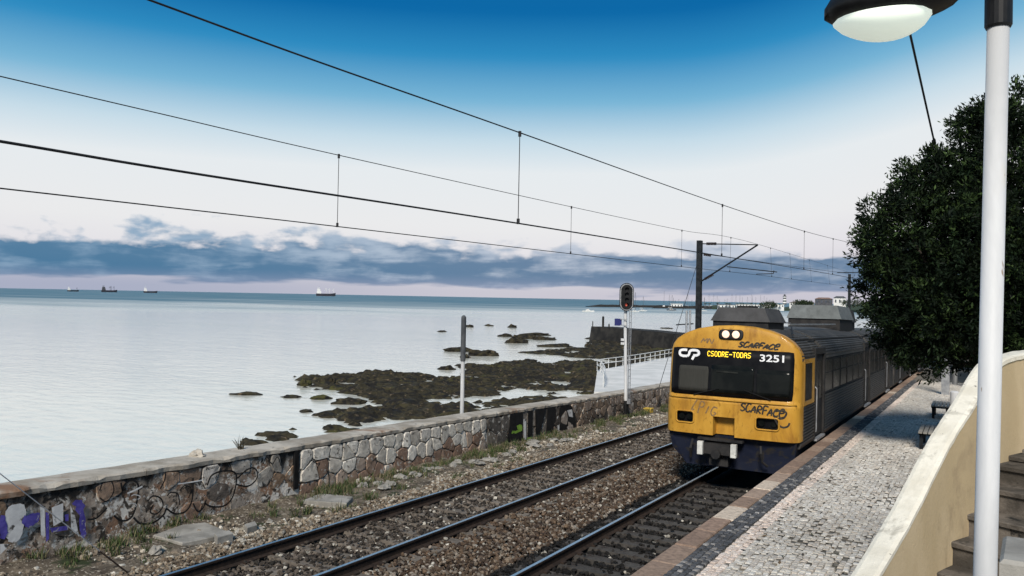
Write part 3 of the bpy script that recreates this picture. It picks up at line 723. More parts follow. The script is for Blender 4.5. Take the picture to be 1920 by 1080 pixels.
paint('graffiti', Q, 'paint_black', .004)
Q = stroke([(738, 330), (755, 322), (785, 330), (782, 345), (745, 350)], .014)+stroke([(720, 375), (745, 370), (765, 378), (760, 392)], .012)
Q += stroke([(1000, 262), (1060, 254), (1140, 240)], .022)+stroke([(715, 315), (760, 296), (800, 275)], .03)
paint('graffiti', Q, 'paint_white', .006)
fills = [[(0, 455), (28, 440), (40, 520), (30, 560), (0, 565)], [(135, 440), (215, 425), (222, 450), (185, 500), (140, 505)], [(255, 420), (275, 425), (275, 570), (258, 590)], [(410, 370), (455, 350), (470, 400), (485, 545), (455, 555), (440, 440)], [(362, 435), (385, 430), (384, 470), (366, 472)], [(280, 510), (385, 495), (380, 520), (290, 535)]]
paint('graffiti', [wpix(crop4(f)) for f in fills], 'paint_purple', .007)
wf = [[(40, 400), (130, 380), (140, 440), (120, 560), (60, 590), (35, 530)], [(225, 390), (250, 400), (255, 560), (230, 550)], [(290, 395), (355, 370), (355, 470), (300, 500)], [(395, 380), (420, 440), (445, 560), (400, 520)], [(60, 600), (20, 640), (0, 660), (0, 600)]]
paint('graffiti', [wpix(crop4(f)) for f in wf], 'paint_white', .003)
def crop5(pts): return [(540+x/2.6667, 700+y/2.6667) for x, y in pts]
blk = [[(1115, 195), (1170, 180), (1172, 290), (1170, 340), (1100, 345), (1108, 270)], [(1200, 172), (1225, 168), (1222, 310), (1198, 318)], [(1235, 180), (1290, 170), (1262, 300), (1238, 305)], [(1298, 160), (1340, 160), (1338, 290), (1290, 310)], [(1362, 155), (1412, 160), (1435, 200), (1435, 270), (1400, 280), (1358, 285)]]
paint('graffiti', [wpix(crop5(f)) for f in blk], 'paint_black', .002)
paint('graffiti', [wpix(crop5(f)) for f in ([(1145, 262), (1168, 258), (1165, 290), (1120, 300), (1122, 290), (1148, 285)], [(1195, 322), (1215, 318), (1212, 345), (1190, 350)])], 'paint_green', .006)
paint('graffiti', [wpix(crop5(f)) for f in ([(1395, 185), (1420, 180), (1425, 220), (1405, 215)], [(1345, 215), (1355, 215), (1357, 300), (1348, 300)], [(1176, 230), (1190, 228), (1190, 330), (1178, 335)])], 'paint_white', .005)
# outlines between the big stones: painted bubble shapes
def conv_id(p): return p
# dark downpipe-like stain post in the wall
mb = MB(); a = at_x(557, 838, WX+.06); mb.box((WX, a[1]-.055, -.05), (WX+.065, a[1]+.055, wtop(a[1])-.12), shear=True); wobj('pilaster', mb, 'black_metal')
# ------------------------------------------------------------------ train
HW = 1.56
rx_ = [0, .45, .85, 1.15, 1.36, 1.48, 1.545, 1.56]; rh_ = [3.80, 3.775, 3.70, 3.59, 3.45, 3.31, 3.15, 3.02]
def htop(x): return float(np.interp(abs(x), rx_, rh_))
def section(inset=0.0):
    """right half of the body outline from sill to ridge, corrugated"""
    pts = [(HW-.03-inset, 1.02)]; h = 1.10
    while h < 1.93: pts += [(HW-inset, h), (HW-inset, h+.034), (HW-.026-inset, h+.042), (HW-.026-inset, h+.068)]; h += .075
    pts += [(HW-inset, 2.0), (HW-inset, 2.035), (HW-.03-inset, 2.04), (HW-.03-inset, 3.00), (HW-inset, 3.01), (HW-inset, 3.03)]
    # roof: walk along the curve with ribs
    cx = np.array(rx_[::-1]); ch = np.array(rh_[::-1]); seg = np.concatenate([[0], np.cumsum(np.hypot(np.diff(cx), np.diff(ch)))])
    s = .03
    while s < seg[-1]-.02:
        x, h_ = np.interp(s, seg, cx), np.interp(s, seg, ch); x2, h2 = np.interp(s+.03, seg, cx), np.interp(s+.03, seg, ch)
        r = .022 if s < 1.1 else .003
        pts += [(x-inset, h_), (x2-inset, h2), (x2-inset-r*.7, h2-r*.7), (np.interp(s+.052, seg, cx)-inset-r*.7, np.interp(s+.052, seg, ch)-r*.7)]; s += .075
    pts.append((0, 3.80)); return pts
SEC = section()
def shell(mb, y0, y1, inset=0.0, caps=True):
    half = SEC if inset == 0 else [(x-inset if x > .2 else x, h) for x, h in SEC]
    prof = half+[(-x, h) for x, h in half[::-1][1:]]; n = len(prof); base = len(mb.v)
    for t in (y0, y1): mb.v += [(x, t, h) for x, h in prof]
    for i_ in range(n-1):
        mid = (prof[i_][1]+prof[i_+1][1])/2
        mb.f.append((base+i_+1, base+i_, base+n+i_, base+n+i_+1)); mb.mi.append(1 if mid > 3.12 else (2 if 2.04 < mid < 3.0 and abs(prof[i_][0]) < HW-.02 else 0))
    if caps:
        mb.f.append(tuple(base+i_ for i_ in range(n))); mb.mi.append(0); mb.f.append(tuple(base+n+i_ for i_ in range(n))[::-1]); mb.mi.append(0)
def make_car(root, y0, y1, doors, cab):
    mb = MB(); y = y0
    for (a, c) in doors:
        shell(mb, y, a); shell(mb, a, c, .07); y = c
    shell(mb, y, y1)
    obj('body', mb, ['train_steel', 'train_roof', 'train_dark'], root)
    mb = MB(); mb.box((-1.40, y0+.25, .55), (1.40, y1-.2, 1.02)); 
    for yy in np.arange(y0+5, y1-5, 2.6): mb.box((-1.36, yy, .28), (1.36, yy+1.9, .56))
    obj('underframe', mb, 'train_dark', root)
    for yb in (y0+3.6, y1-3.4):
        bg_ = obj('bogie', MB().box((-1.15, yb-1.5, .35), (1.15, yb+1.5, .60)), 'train_dark', root)
        for dy_ in (-1.1, 1.1):
            w = MB()
            for s in (-1, 1): w.extr([(.46*math.cos(t), .46*math.sin(t)) for t in np.linspace(0, 2*math.pi, 21)[:-1]], lambda u, v, t: (t, yb+dy_+u, .47+v), s*.80, s*.93)
            w.tube([(-.8, yb+dy_, .47), (.8, yb+dy_, .47)], .08); obj('wheelset', w, 'train_dark', bg_)
    for s in (1, -1):
        for (a, c) in doors:
            d = MB(); xi = s*(HW-.055); xo = s*(HW-.035); mid = (a+c)/2
            for (p, q) in ((a+.06, mid-.012), (mid+.012, c-.06)): d.box((min(xi, xo), p, 1.10), (max(xi, xo), q, 3.12))
            dd = obj('door', d, 'train_dark', root)
            g_ = MB()
            for (p, q) in ((a+.16, mid-.10), (mid+.10, c-.16)): g_.box((min(xo, xo+s*.008), p, 2.0), (max(xo, xo+s*.008), q, 2.95))
            obj('door_window', g_, 'train_sideglass', dd)
            fr = MB(); xf = s*(HW+.012)
            for p in (a, c): fr.box((min(s*(HW-.07), xf), p-.05, 1.06), (max(s*(HW-.07), xf), p+.05, 3.30))
            fr.box((min(s*(HW-.07), xf), a+.05, 3.14), (max(s*(HW-.07), xf), c-.05, 3.30))
            obj('door_frame', fr, 'train_dark', dd)
            st = MB(); st.box((min(s*(HW-.05), s*(HW+.05)), a+.05, 1.00), (max(s*(HW-.05), s*(HW+.05)), c-.05, 1.05)); obj('door_step', st, 'galv', dd)
            hr = MB(); hr.tube([(s*(HW+.05), a-.13, 1.25), (s*(HW+.06), a-.13, 1.3), (s*(HW+.06), a-.13, 2.3), (s*(HW+.02), a-.13, 2.35)], .016, 6); obj('handrail', hr, 'galv', dd)
        edges = [y0+(2.05 if cab else .4)]+[v for dd_ in doors for v in dd_]+[y1-.3]
        spans = [(edges[k], edges[k+1]) for k in range(0, len(edges), 2)]
        for (a, c) in spans:
            if c-a < 1.2: continue
            n = max(1, round((c-a-.3)/1.45)); w = (c-a-.3)/n
            for q in range(n):
                p0 = a+.15+q*w+.05; p1 = p0+w-.10; xg = s*(HW-.026)
                wd = obj('window', MB().box((min(xg, xg+s*.008), p0, 2.12), (max(xg, xg+s*.008), p1, 2.94)), 'train_sideglass', root)
                f = MB(); xo0, xo1 = sorted((s*(HW-.029), s*(HW-.006)))
                f.box((xo0, p0-.035, 2.08), (xo1, p0, 2.98)); f.box((xo0, p1, 2.08), (xo1, p1+.035, 2.98)); f.box((xo0, p0, 2.08), (xo1, p1, 2.12)); f.box((xo0, p0, 2.94), (xo1, p1, 2.98)); f.box((xo0, p0, 2.60), (xo1, p1, 2.625))
                obj('window_frame', f, 'train_dark', wd)
    g2 = MB()
    for s in (-1, 1): g2.beam((s*1.30, y0+.3, 3.50), (s*1.30, y1-.2, 3.50), .03, .035)
    obj('gutter', g2, 'train_dark', root)
TX, TY = 0.06, 18.5
car = empty('train_car', (TX, TY, zg(TY)), (-math.atan(GR), 0, 0), label='front train car with yellow cab face and ribbed steel sides', cat='train')
LEN = 23.7
make_car(car, .44, LEN, [(2.15, 3.5), (12.2, 13.9), (20.0, 21.6)], True)
# front mask
def fy(x, h):
    a = abs(x)/HW; y = .07*a*a+.22*a**20
    if h > 2.05: y += .05+.11*(h-2.05)
    elif h < 1.6: y += .04*(1.6-h)
    return y
H1 = (-1.25, -.84); H2 = (.64, 1.13); HZ = (1.45, 1.70); RC = (-.36, .15); RZ = (1.19, 1.64)
xs = sorted(set(list(np.round(np.linspace(-1.3, 1.3, 27), 4))+list(H1)+list(H2)+list(RC)+[-1.36, 1.36, -1.42, 1.42, -1.47, 1.47, -1.51, 1.51, -1.54, 1.54, -1.56, 1.56]))
hs = sorted([1.19, 1.32, 1.45, 1.58, 1.64, 1.70, 1.82, 1.95, 2.03, 2.0501])
rows = []
mb = MB(); grid = {}
NT = 14
for i_, x in enumerate(xs):
    c = []
    for h in hs: c.append((x, fy(x, h), h))
    ht = htop(x)-.05
    for q in range(1, NT+1):
        h = 2.0501+(ht-2.0501)*q/NT; c.append((x, fy(x, h), h))
    yb = c[-1][1]
    for (dy_, dh) in ((.015, .026), (.04, .044), (.09, .054), (.30, .058)): c.append((x, yb+dy_, ht+dh))
    c.append((x*1.0, .46+(.3 if abs(x) > 1.2 else .2), ht+.06)) if False else None
    grid[i_] = [len(mb.v)+k_ for k_ in range(len(c))]; mb.v += c
def hole(x, h): return (any(a < x < c for a, c in (H1, H2)) and HZ[0] < h < HZ[1]) or (RC[0] < x < RC[1] and RZ[0] < h < RZ[1])
for i_ in range(len(xs)-1):
    for k_ in range(len(grid[0])-1):
        q = (grid[i_][k_], grid[i_+1][k_], grid[i_+1][k_+1], grid[i_][k_+1])
        if hole(sum(mb.v[w][0] for w in q)/4, sum(mb.v[w][2] for w in q)/4): continue
        mb.f.append(q); mb.mi.append(0)
for s, i_ in ((-1, 0), (1, len(xs)-1)):     # wrap round the corner
    g0 = grid[i_]; n = len(g0); base = len(mb.v); mb.v += [(s*(HW+.004), .64, mb.v[w][2]) for w in g0]
    for k_ in range(n-1):
        q = (g0[k_], base+k_, base+k_+1, g0[k_+1]); mb.f.append(q if s > 0 else q[::-1]); mb.mi.append(0)
face = obj('cab_front', mb, 'train_yellow', car, smooth=True, label='bright yellow rounded cab front with black tags sprayed on it')
def fp(x, h, off): return (x, fy(x, h)-off, h)
def patch(name, x0, x1, h0, h1, off, mat, parent=face, nx=16, nh=6, rad=0.0, edge=.01):
    mb = MB()
    for j in range(nh+1):
        for i_ in range(nx+1):
            x = x0+(x1-x0)*i_/nx; h = h0+(h1-h0)*j/nh
            if rad:
                ddx = max(0, abs(x-(x0+x1)/2)-((x1-x0)/2-rad)); ddh = max(0, abs(h-(h0+h1)/2)-((h1-h0)/2-rad)); l = math.hypot(ddx, ddh)
                if ddx > 0 and ddh > 0 and l > rad: k_ = rad/l; x = (x0+x1)/2+math.copysign((x1-x0)/2-rad+ddx*k_, x-(x0+x1)/2); h = (h0+h1)/2+math.copysign((h1-h0)/2-rad+ddh*k_, h-(h0+h1)/2)
            mb.v.append(fp(x, h, off))
    for j in range(nh):
        for i_ in range(nx): a = j*(nx+1)+i_; mb.f.append((a, a+1, a+nx+2, a+nx+1)); mb.mi.append(0)
    # rim going back into the face
    rim = [i_ for i_ in range(nx+1)]+[j*(nx+1)+nx for j in range(1, nh+1)]+[nh*(nx+1)+i_ for i_ in range(nx-1, -1, -1)]+[j*(nx+1) for j in range(nh-1, 0, -1)]
    base = len(mb.v); mb.v += [(mb.v[r][0], mb.v[r][1]+off+.01, mb.v[r][2]) for r in rim]
    for q in range(len(rim)): z_ = (q+1) % len(rim); mb.f.append((rim[q], base+q, base+z_, rim[z_])); mb.mi.append(0)
    return obj(name, mb, mat, parent, smooth=True)
ws = patch('windscreen_surround', -1.46, 1.42, 2.11, 3.23, .012, 'train_black', nx=24, rad=.06)
patch('windscreen_pane', -1.26, -.52, 2.20, 2.80, .018, 'blind', ws, rad=.05)
patch('windscreen_pane', -.46, .55, 2.18, 2.85, .018, 'train_glass', ws, rad=.04)
patch('windscreen_pane', .61, 1.36, 2.18, 2.80, .018, 'train_glass', ws, rad=.05)
for (a, c, d, e) in ((-.85, 2.12, -.25, 2.30), (.95, 2.12, .35, 2.30)):
    obj('wiper', MB().beam(fp(a, c, .04), fp(d, e, .035), .018, .018), 'black_metal', ws)
obj('wiper_bar', MB().beam(fp(-.33, 2.70, .03), fp(.18, 2.69, .03), .02, .03), 'cab_grey', ws)
lip = MB()
pts = [fp(x, 2.04, .012) for x in np.linspace(-1.5, 1.5, 25)]; lip.tube(pts, .022, 6); obj('ledge', lip, 'train_yellow', face, smooth=True)
# top headlights
hl = patch('headlight_housing', -.32, .26, 3.46, 3.70, .03, 'black_metal', rad=.09, nx=12)
for x in (-.150, .090):
    d = MB(); c0 = fp(x, 3.585, .04); d.v.append((c0[0], c0[1]-.02, c0[2]))
    for k_ in range(20): t = 2*math.pi*k_/20; d.v.append((c0[0]+.088*math.cos(t), c0[1], c0[2]+.088*math.sin(t)))
    for k_ in range(20): d.f.append((0, 1+k_, 1+(k_+1) % 20)); d.mi.append(0)
    obj('headlight', d, 'head_glow', hl, smooth=True)
# recessed lower lamps, coupler recess
def recess(name, x0, x1, h0, h1, dep, mat, bottom=True):
    mb = MB(); F = [fp(x, h, -.001) for x, h in ((x0, h0), (x1, h0), (x1, h1), (x0, h1))]; Bk = [(x, F[0][1]+dep, h) for x, h in ((x0+.02, h0+.02), (x1-.02, h0+.02), (x1-.02, h1-.02), (x0+.02, h1-.02))]
    mb.poly(F+Bk, [(4, 5, 6, 7)]+[(k_, 4+k_, 4+(k_+1) % 4, (k_+1) % 4) for k_ in range(4) if bottom or k_ != 0]); return obj(name, mb, mat, face)
for (a, c) in (H1, H2):
    r = recess('lamp_recess', a, c, HZ[0], HZ[1], .10, 'train_black')
    rim = MB(); pts = []
    for (cx, cz, t0_) in ((c-.05, HZ[1]-.05, 0), (a+.05, HZ[1]-.05, 90), (a+.05, HZ[0]+.05, 180), (c-.05, HZ[0]+.05, 270)):
        for t in (0, 30, 60, 90): pts.append(fp(cx+.065*math.cos(R_(t0_+t)), cz+.065*math.sin(R_(t0_+t)), .004))
    pts.append(pts[0]); rim.tube(pts, .022, 6, caps=False); obj('rim', rim, 'train_yellow', r, smooth=True)
    for x in (a+.11, c-.11):
        l = MB(); y_ = fy(x, 1.57)+.05; l.extr([(.07*math.cos(t), .07*math.sin(t)) for t in np.linspace(0, 2*math.pi, 17)[:-1]], lambda u, v, t: (x+u, t, 1.575+v), y_, y_+.04); obj('lens', l, 'train_glass', r)
recess('coupler_recess', RC[0], RC[1], RZ[0], RZ[1], .22, 'train_yellow', False)
# skirt, coupler, plough
mb = MB(); mb.extr([(-1.50, 1.185), (-1.42, .80), (-1.05, .42), (1.05, .42), (1.46, .78), (1.50, 1.185)], lambda u, v, t: (u, t+.06*(u/1.5)**2*2+(1.2-v)*.15, v), .10, .80)
obj('skirt', mb, 'train_blue', car)
mb = MB(); mb.box((-.52, -.18, .78), (.10, .4, 1.02)); mb.tube([(-.2, .3, .80), (-.2, -.30, .80)], .11, 10); mb.box((-.42, -.02, .50), (.02, .3, .76)); mb.beam((-.7, .05, 1.10), (.35, .05, 1.10), .2, .05)
cp_ = obj('coupler', mb, 'train_dark', car)
for x in (-.58, .20): obj('buffer_plate', MB().cbox((x, -.20, .91), (.125, .12, .30)), 'buffer_white', cp_)
mb = MB(); mb.tube([(.75, .02, 1.05), (.78, -.06, .9), (.80, .0, .70), (.9, .1, .6)], .03, 6); obj('brake_hose', mb, 'train_dark', car); mb = MB(); mb.tube([(-.85, .06, 1.05), (-.87, -.04, .85), (-.9, .1, .62)], .03, 6); obj('brake_hose', mb, 'train_dark', car)
# yellow cab side with window
for s in (1, -1):
    x0, x1 = sorted((s*(HW-.002), s*(HW+.007)))
    pn = obj('cab_side_panel', MB().box((x0, .62, 1.98), (x1, 2.0, 3.06)), 'train_yellow', car)
    x2, x3_ = sorted((s*(HW+.006), s*(HW+.016))); obj('cab_side_window', MB().box((x2, .78, 2.10), (x3_, 1.60, 2.96)), 'train_black', pn)
# destination display, number, emblem
FONT = {'C': '01110 10001 10000 10000 10000 10001 01110', 'S': '01111 10000 10000 01110 00001 00001 11110', 'O': '01110 10001 10001 10001 10001 10001 01110', 'D': '11110 10001 10001 10001 10001 10001 11110', 'R': '11110 10001 10001 11110 10100 10010 10001', 'E': '11111 10000 10000 11110 10000 10000 11111', '-': '00000 00000 00000 11111 00000 00000 00000', 'T': '11111 00100 00100 00100 00100 00100 00100', 'A': '01110 10001 10001 11111 10001 10001 10001'}
txt = 'CSODRE-TODAS'; mb = MB(); x0, h0, wtot, hgt = -.57, 3.045, 1.04, .125; cw = wtot/(len(txt)*6); ch = hgt/7
for q, chx in enumerate(txt):
    for r, row in enumerate(FONT[chx].split()):
        for c_, bit in enumerate(row):
            if bit == '1':
                x = x0+(q*6+c_)*cw; h = h0+(6-r)*ch; mb.poly([fp(x, h, .022), fp(x+cw*.93, h, .022), fp(x+cw*.93, h+ch*.93, .022), fp(x, h+ch*.93, .022)], [(0, 1, 2, 3)])
obj('destination_display', mb, 'display_glow', ws, kind='stuff')
def text_mesh(s, x0, h0, width, height, off, mat, name, parent):
    cu = bpy.data.curves.new('t', 'FONT'); cu.body = s; cu.size = 1; cu.offset = .018; to = bpy.data.objects.new('t', cu); col.objects.link(to)
    dg = bpy.context.evaluated_depsgraph_get(); me = to.evaluated_get(dg).to_mesh(); V = np.array([v.co[:2] for v in me.vertices]); F = [tuple(p.vertices) for p in me.polygons]
    lo, hi = V.min(0), V.max(0); V = (V-lo)/(hi-lo); mb = MB(); mb.poly([fp(x0+u*width, h0+v*height, off) for u, v in V], F)
    to.evaluated_get(dg).to_mesh_clear(); bpy.data.objects.remove(to); return obj(name, mb, mat, parent)
text_mesh('3251', .66, 2.985, .54, .165, .020, 'text_white', 'fleet_number', ws)
def strokes(name, lines, w, off, mat, parent, smooth_=True):
    mb = MB()
    for L in lines:
        for q in ribbon(spline(L, 5) if smooth_ else L, w): mb.poly([fp(p[0], p[1], off) for p in q], [(0, 1, 2, 3)])
    return obj(name, mb, mat, parent, kind='stuff' if 'tag' in name else None)
ax, ah = -1.29, 2.93
E_ = [[(.21, .235), (.10, .235), (.03, .205), (.03, .125), (.10, .09), (.22, .09)], [(.22, .09), (.26, .13), (.275, .20), (.33, .235), (.44, .235), (.50, .205), (.50, .145), (.44, .115), (.37, .115)], [(.40, .125), (.345, .01)]]
strokes('operator_emblem', [[(ax+p[0], ah+p[1]) for p in L] for L in E_], .060, .020, 'text_white', ws)
# hand-styled spray tags
GL = {'S': [[(.8, .9), (.3, 1), (.1, .75), (.5, .5), (.85, .25), (.5, 0), (.1, .15)]], 'C': [[(.85, .85), (.4, 1), (.1, .6), (.2, .1), (.6, 0), (.9, .2)]], 'A': [[(.05, 0), (.45, 1), (.8, 0)], [(.15, .4), (.9, .45)]], 'R': [[(.15, 0), (.15, 1), (.7, .95), (.75, .6), (.2, .5), (.85, 0)]], 'F': [[(.2, 0), (.2, 1), (.95, .95)], [(.1, .5), (.8, .55)]], 'E': [[(.15, .5), (.8, .6), (.7, 1), (.25, .95), (.1, .4), (.4, 0), (1.0, .1)]], 'L': [[(.5, 1.2), (.1, .0), (.5, .05)]], 'P': [[(.2, -.2), (.2, 1), (.8, .9), (.7, .5), (.2, .5)]], 'I': [[(.4, 0), (.5, 1)]], 'G': [[(.9, .9), (.3, 1), (.1, .4), (.5, 0), (.9, .3), (.5, .4)]], 'M': [[(.05, 0), (.2, 1), (.5, .4), (.8, 1), (.95, 0)]], 'N': [[(.1, 0), (.15, 1), (.8, 0), (.85, 1)]]}
def tag_text(s, x0, h0, w, h, slant, drop, wd, mat, name='spray_tag', parent=face, off=.004):
    L = []; cw_ = w/len(s)
    for q, ch_ in enumerate(s):
        for st in GL[ch_]: L.append([(x0+(q+p[0]*1.05)*cw_+slant*p[1]*h, h0+p[1]*h*(1+.15*math.sin(q*2.1))+drop*q/len(s)) for p in st])
    strokes(name, L, wd, off, mat, parent)
tag_text('SCARFACE', .26, 1.83, .98, .17, .25, -.10, .036, 'spray')
strokes('spray_tag', [[(1.06, 1.88), (1.20, 1.90), (1.30, 1.86), (1.24, 1.74), (1.10, 1.72), (1.04, 1.78), (1.10, 1.62), (1.22, 1.53), (1.33, 1.56), (1.37, 1.64)]], .042, .004, 'spray', face)
tag_text('SCARFACE', .13, 3.30, .92, .11, .6, -.03, .040, 'spray')
tag_text('LPIG', -.90, 1.76, .60, .20, .3, -.14, .030, 'spray_faded')
tag_text('MN', -.76, 3.36, .30, .10, .4, -.02, .028, 'spray_faded')
# roof equipment
def roof_unit(y0, y1, hw, h0, h1, name, taper=.16, tone=(.055, .055, .057)):
    mb = MB(); P = [(-hw, y0, h0), (hw, y0, h0), (hw, y1, h0), (-hw, y1, h0), (-hw+taper, y0+taper*.8, h1), (hw-taper, y0+taper*.8, h1), (hw-taper, y1-taper*.8, h1), (-hw+taper, y1-taper*.8, h1)]
    bv = .05; mb.poly(P, [(0, 1, 5, 4), (1, 2, 6, 5), (2, 3, 7, 6), (3, 0, 4, 7), (4, 5, 6, 7), (3, 2, 1, 0)])
    o = obj(name, mb, 'train_unit', car); o.color = (*tone, 1)
    obj('plinth', MB().box((-hw+.05, y0+.05, 3.55), (hw-.05, y1-.05, h0+.01)), 'train_dark', o)
    return o
u1 = roof_unit(.85, 2.75, .72, 3.90, 4.24, 'roof_air_conditioner')
obj('vent_cap', MB().extr([(.26*math.cos(t), .26*math.sin(t)) for t in np.linspace(0, 2*math.pi, 17)[:-1]], lambda u, v, t: (-.05+u, 1.8+v, t), 4.24, 4.30), 'train_dark', u1)
u2 = roof_unit(11.0, 14.3, .92, 4.10, 4.58, 'roof_air_conditioner', tone=(.13, .142, .142))
mb = MB(); pts = [(-.05+.11*math.cos(t), 11.08+.06*(math.sin(t)+1)*.5-.01, 4.34+.11*math.sin(t)) for t in np.linspace(-.3, math.pi+.3, 12)]; mb.tube(pts, .012, 6); obj('handle', mb, 'train_dark', u2)
u3 = roof_unit(14.6, 16.0, .80, 4.02, 4.50, 'roof_air_conditioner', .10, (.03, .03, .03))
mb = MB()
for s in (-.75, .75): mb.beam((s, 2.9, 3.86), (s, 10.8, 3.92), .05, .04)
obj('roof_conduit', mb, 'galv', car)
mb = MB(); mb.beam((.82, 2.9, 3.80), (1.25, .9, 3.62), .03, .04); obj('roof_rail', mb, 'train_dark', car)
# second car
car2 = empty('train_car', (TX, TY+LEN+.75, zg(TY+LEN+.75)), (-math.atan(GR), 0, 0), label='second ribbed steel train car, coupled behind the yellow-fronted one', cat='train')
make_car(car2, 0, 22.5, [(2.6, 4.2), (10.4, 12.0), (18.4, 20.0)], False)
obj('gangway_bellows', MB().box((-.7, -.70, 1.0), (.7, -.02, 3.3)), 'train_dark', car2)

# ------------------------------------------------------------------ signal, posts, masts, wires
sy = 31.07; sx = -7.60; sb = -.25+zg(sy)
sig = empty('railway_signal', (sx, sy, sb), label='oval black railway signal with white rim on a white lattice post', cat='signal')
def lobj(par, name, mb, mats, **k):
    o = obj(name, mb, mats, par, **k); o.matrix_parent_inverse = Matrix.Translation(par.location).inverted(); return o
yawd = math.atan2(CAM[1]-sy, CAM[0]-sx)
def face_cam(par, pts, off):   # plate standing upright, turned to face down the line toward the viewer
    ang = R_(-62); rt = np.array([-math.sin(ang), math.cos(ang), 0]); nrm = np.array([math.cos(ang), math.sin(ang), 0])
    return [tuple(np.array(par)+rt*p[0]+np.array([0, 0, 1])*p[1]+nrm*off) for p in pts]
def stadium(w, h, n=10): return [(w/2*math.cos(t), (h/2-w/2)+w/2*math.sin(t)) for t in np.linspace(0, math.pi, n)]+[(w/2*math.cos(t), -(h/2-w/2)+w/2*math.sin(t)) for t in np.linspace(math.pi, 2*math.pi, n)]
hc = at_y(1175, 557, sy); hc = (hc[0], sy, hc[2])
def plate(par, name, c, prof, o0, o1, mat):
    mb = MB(); A = face_cam(c, prof, o0); Bq = face_cam(c, prof, o1); n = len(prof)
    mb.poly(A+Bq, [tuple(range(n))[::-1], tuple(range(n, 2*n))]+[(k_, (k_+1) % n, n+(k_+1) % n, n+k_) for k_ in range(n)]); return lobj(par, name, mb, mat)
plate(sig, 'signal_backplate', hc, stadium(.60, 1.19), -.02, .02, 'black_metal')
plate(sig, 'white_rim', hc, stadium(.545, 1.125), .02, .03, 'galv')
hd = plate(sig, 'signal_head', hc, stadium(.475, 1.05), .03, .045, 'black_metal')
for zz in (.33, .11, -.11, -.33):
    mb = MB(); A = face_cam((hc[0], hc[1], hc[2]+zz), [(.085*math.cos(t), .085*math.sin(t)) for t in np.linspace(0, 2*math.pi, 15)[:-1]], .04); Bq = face_cam((hc[0], hc[1], hc[2]+zz), [(.085*math.cos(t), .085*math.sin(t)) for t in np.linspace(0, 2*math.pi, 15)[:-1]], .16)
    n = 14; mb.poly(A+Bq, [(k_, (k_+1) % n, n+(k_+1) % n, n+k_) for k_ in range(3, n-3)] if False else [(k_, (k_+1) % n, n+(k_+1) % n, n+k_) for k_ in range(0, 8)])
    lobj(sig, 'lens_hood', mb, 'black_metal')
plate(sig, 'red_lens', (hc[0], hc[1], hc[2]-.33), [(.05*math.cos(t)-.02, .055*math.sin(t)) for t in np.linspace(0, 2*math.pi, 13)[:-1]], .046, .05, 'red_glow')
sx2 = hc[0]-.10; sy2 = sy+.14
mb = MB(); mb.tube([(sx, sy, sb+.7), (sx, sy, sb+1.0), (sx2, sy2, hc[2]-.9), (sx2, sy2, hc[2]+.1)], .070, 10); mb2 = MB()
lobj(sig, 'post', mb, 'white_paint')
mb2.tube([(sx, sy, sb-.1), (sx, sy, sb+.7)], .12, 10); mb2.box((sx-.35, sy-.35, sb-.15), (sx+.35, sy+.35, sb+.12)); lobj(sig, 'foot', mb2, 'black_metal')
mb = MB(); lx = sx+.16
for d_ in (-.10, .10): mb.tube([(lx, sy+d_-.05, sb+.8), (lx, sy+d_-.05, hc[2]-.5)], .018, 5)
for zz in np.arange(sb+.9, hc[2]-.5, .28): mb.tube([(lx, sy-.15, zz), (lx, sy+.05, zz)], .012, 5)
lobj(sig, 'ladder', mb, 'galv')
bs = at_y(1159, 604, sy); plate(sig, 'blue_sign', (bs[0], sy, bs[2]), [(-.15, -.15), (.15, -.15), (.15, .15), (-.15, .15)], -.01, .01, 'blue_paint')
mb = MB(); mb.beam((bs[0]+.1, sy, bs[2]+.13), (sx, sy, bs[2]+.13), .03, .03); mb.beam((bs[0]+.1, sy, bs[2]-.13), (sx, sy, bs[2]-.13), .03, .03); lobj(sig, 'bracket', mb, 'galv')
w2 = at_y(1169, 640, sy); mb = MB(); mb.cbox((w2[0]-.02, sy-.03, w2[2]+.07), (.16, .03, .10)); mb.cbox((w2[0]-.02, sy-.03, w2[2]-.09), (.16, .03, .10)); lobj(sig, 'number_plate', mb, 'white_paint')
bx_ = at_y(1179, 752, sy); lobj(sig, 'junction_box', MB().cbox((bx_[0]+.05, sy-.1, bx_[2]), (.14, .12, .2)), 'galv')
# post behind the wall
pp = at_x(866, 776, -8.55); pt = at_y(868, 591, pp[1])
pst = empty('marker_post', (pp[0], pp[1], pp[2]-1.0), label='slim upright post behind the wall, white below and dark grey above', cat='post')
zm = at_y(868, 677, pp[1])[2]
lobj(pst, 'lower_post', MB().tube([(pp[0], pp[1], pp[2]-1.2), (pp[0], pp[1], zm)], .062, 10), 'white_paint')
lobj(pst, 'upper_sleeve', MB().lathe([(.078, zm), (.078, pt[2]-.06), (.05, pt[2]-.02), (.02, pt[2])], (pp[0], pp[1], 0), 12), 'sleeve_grey')
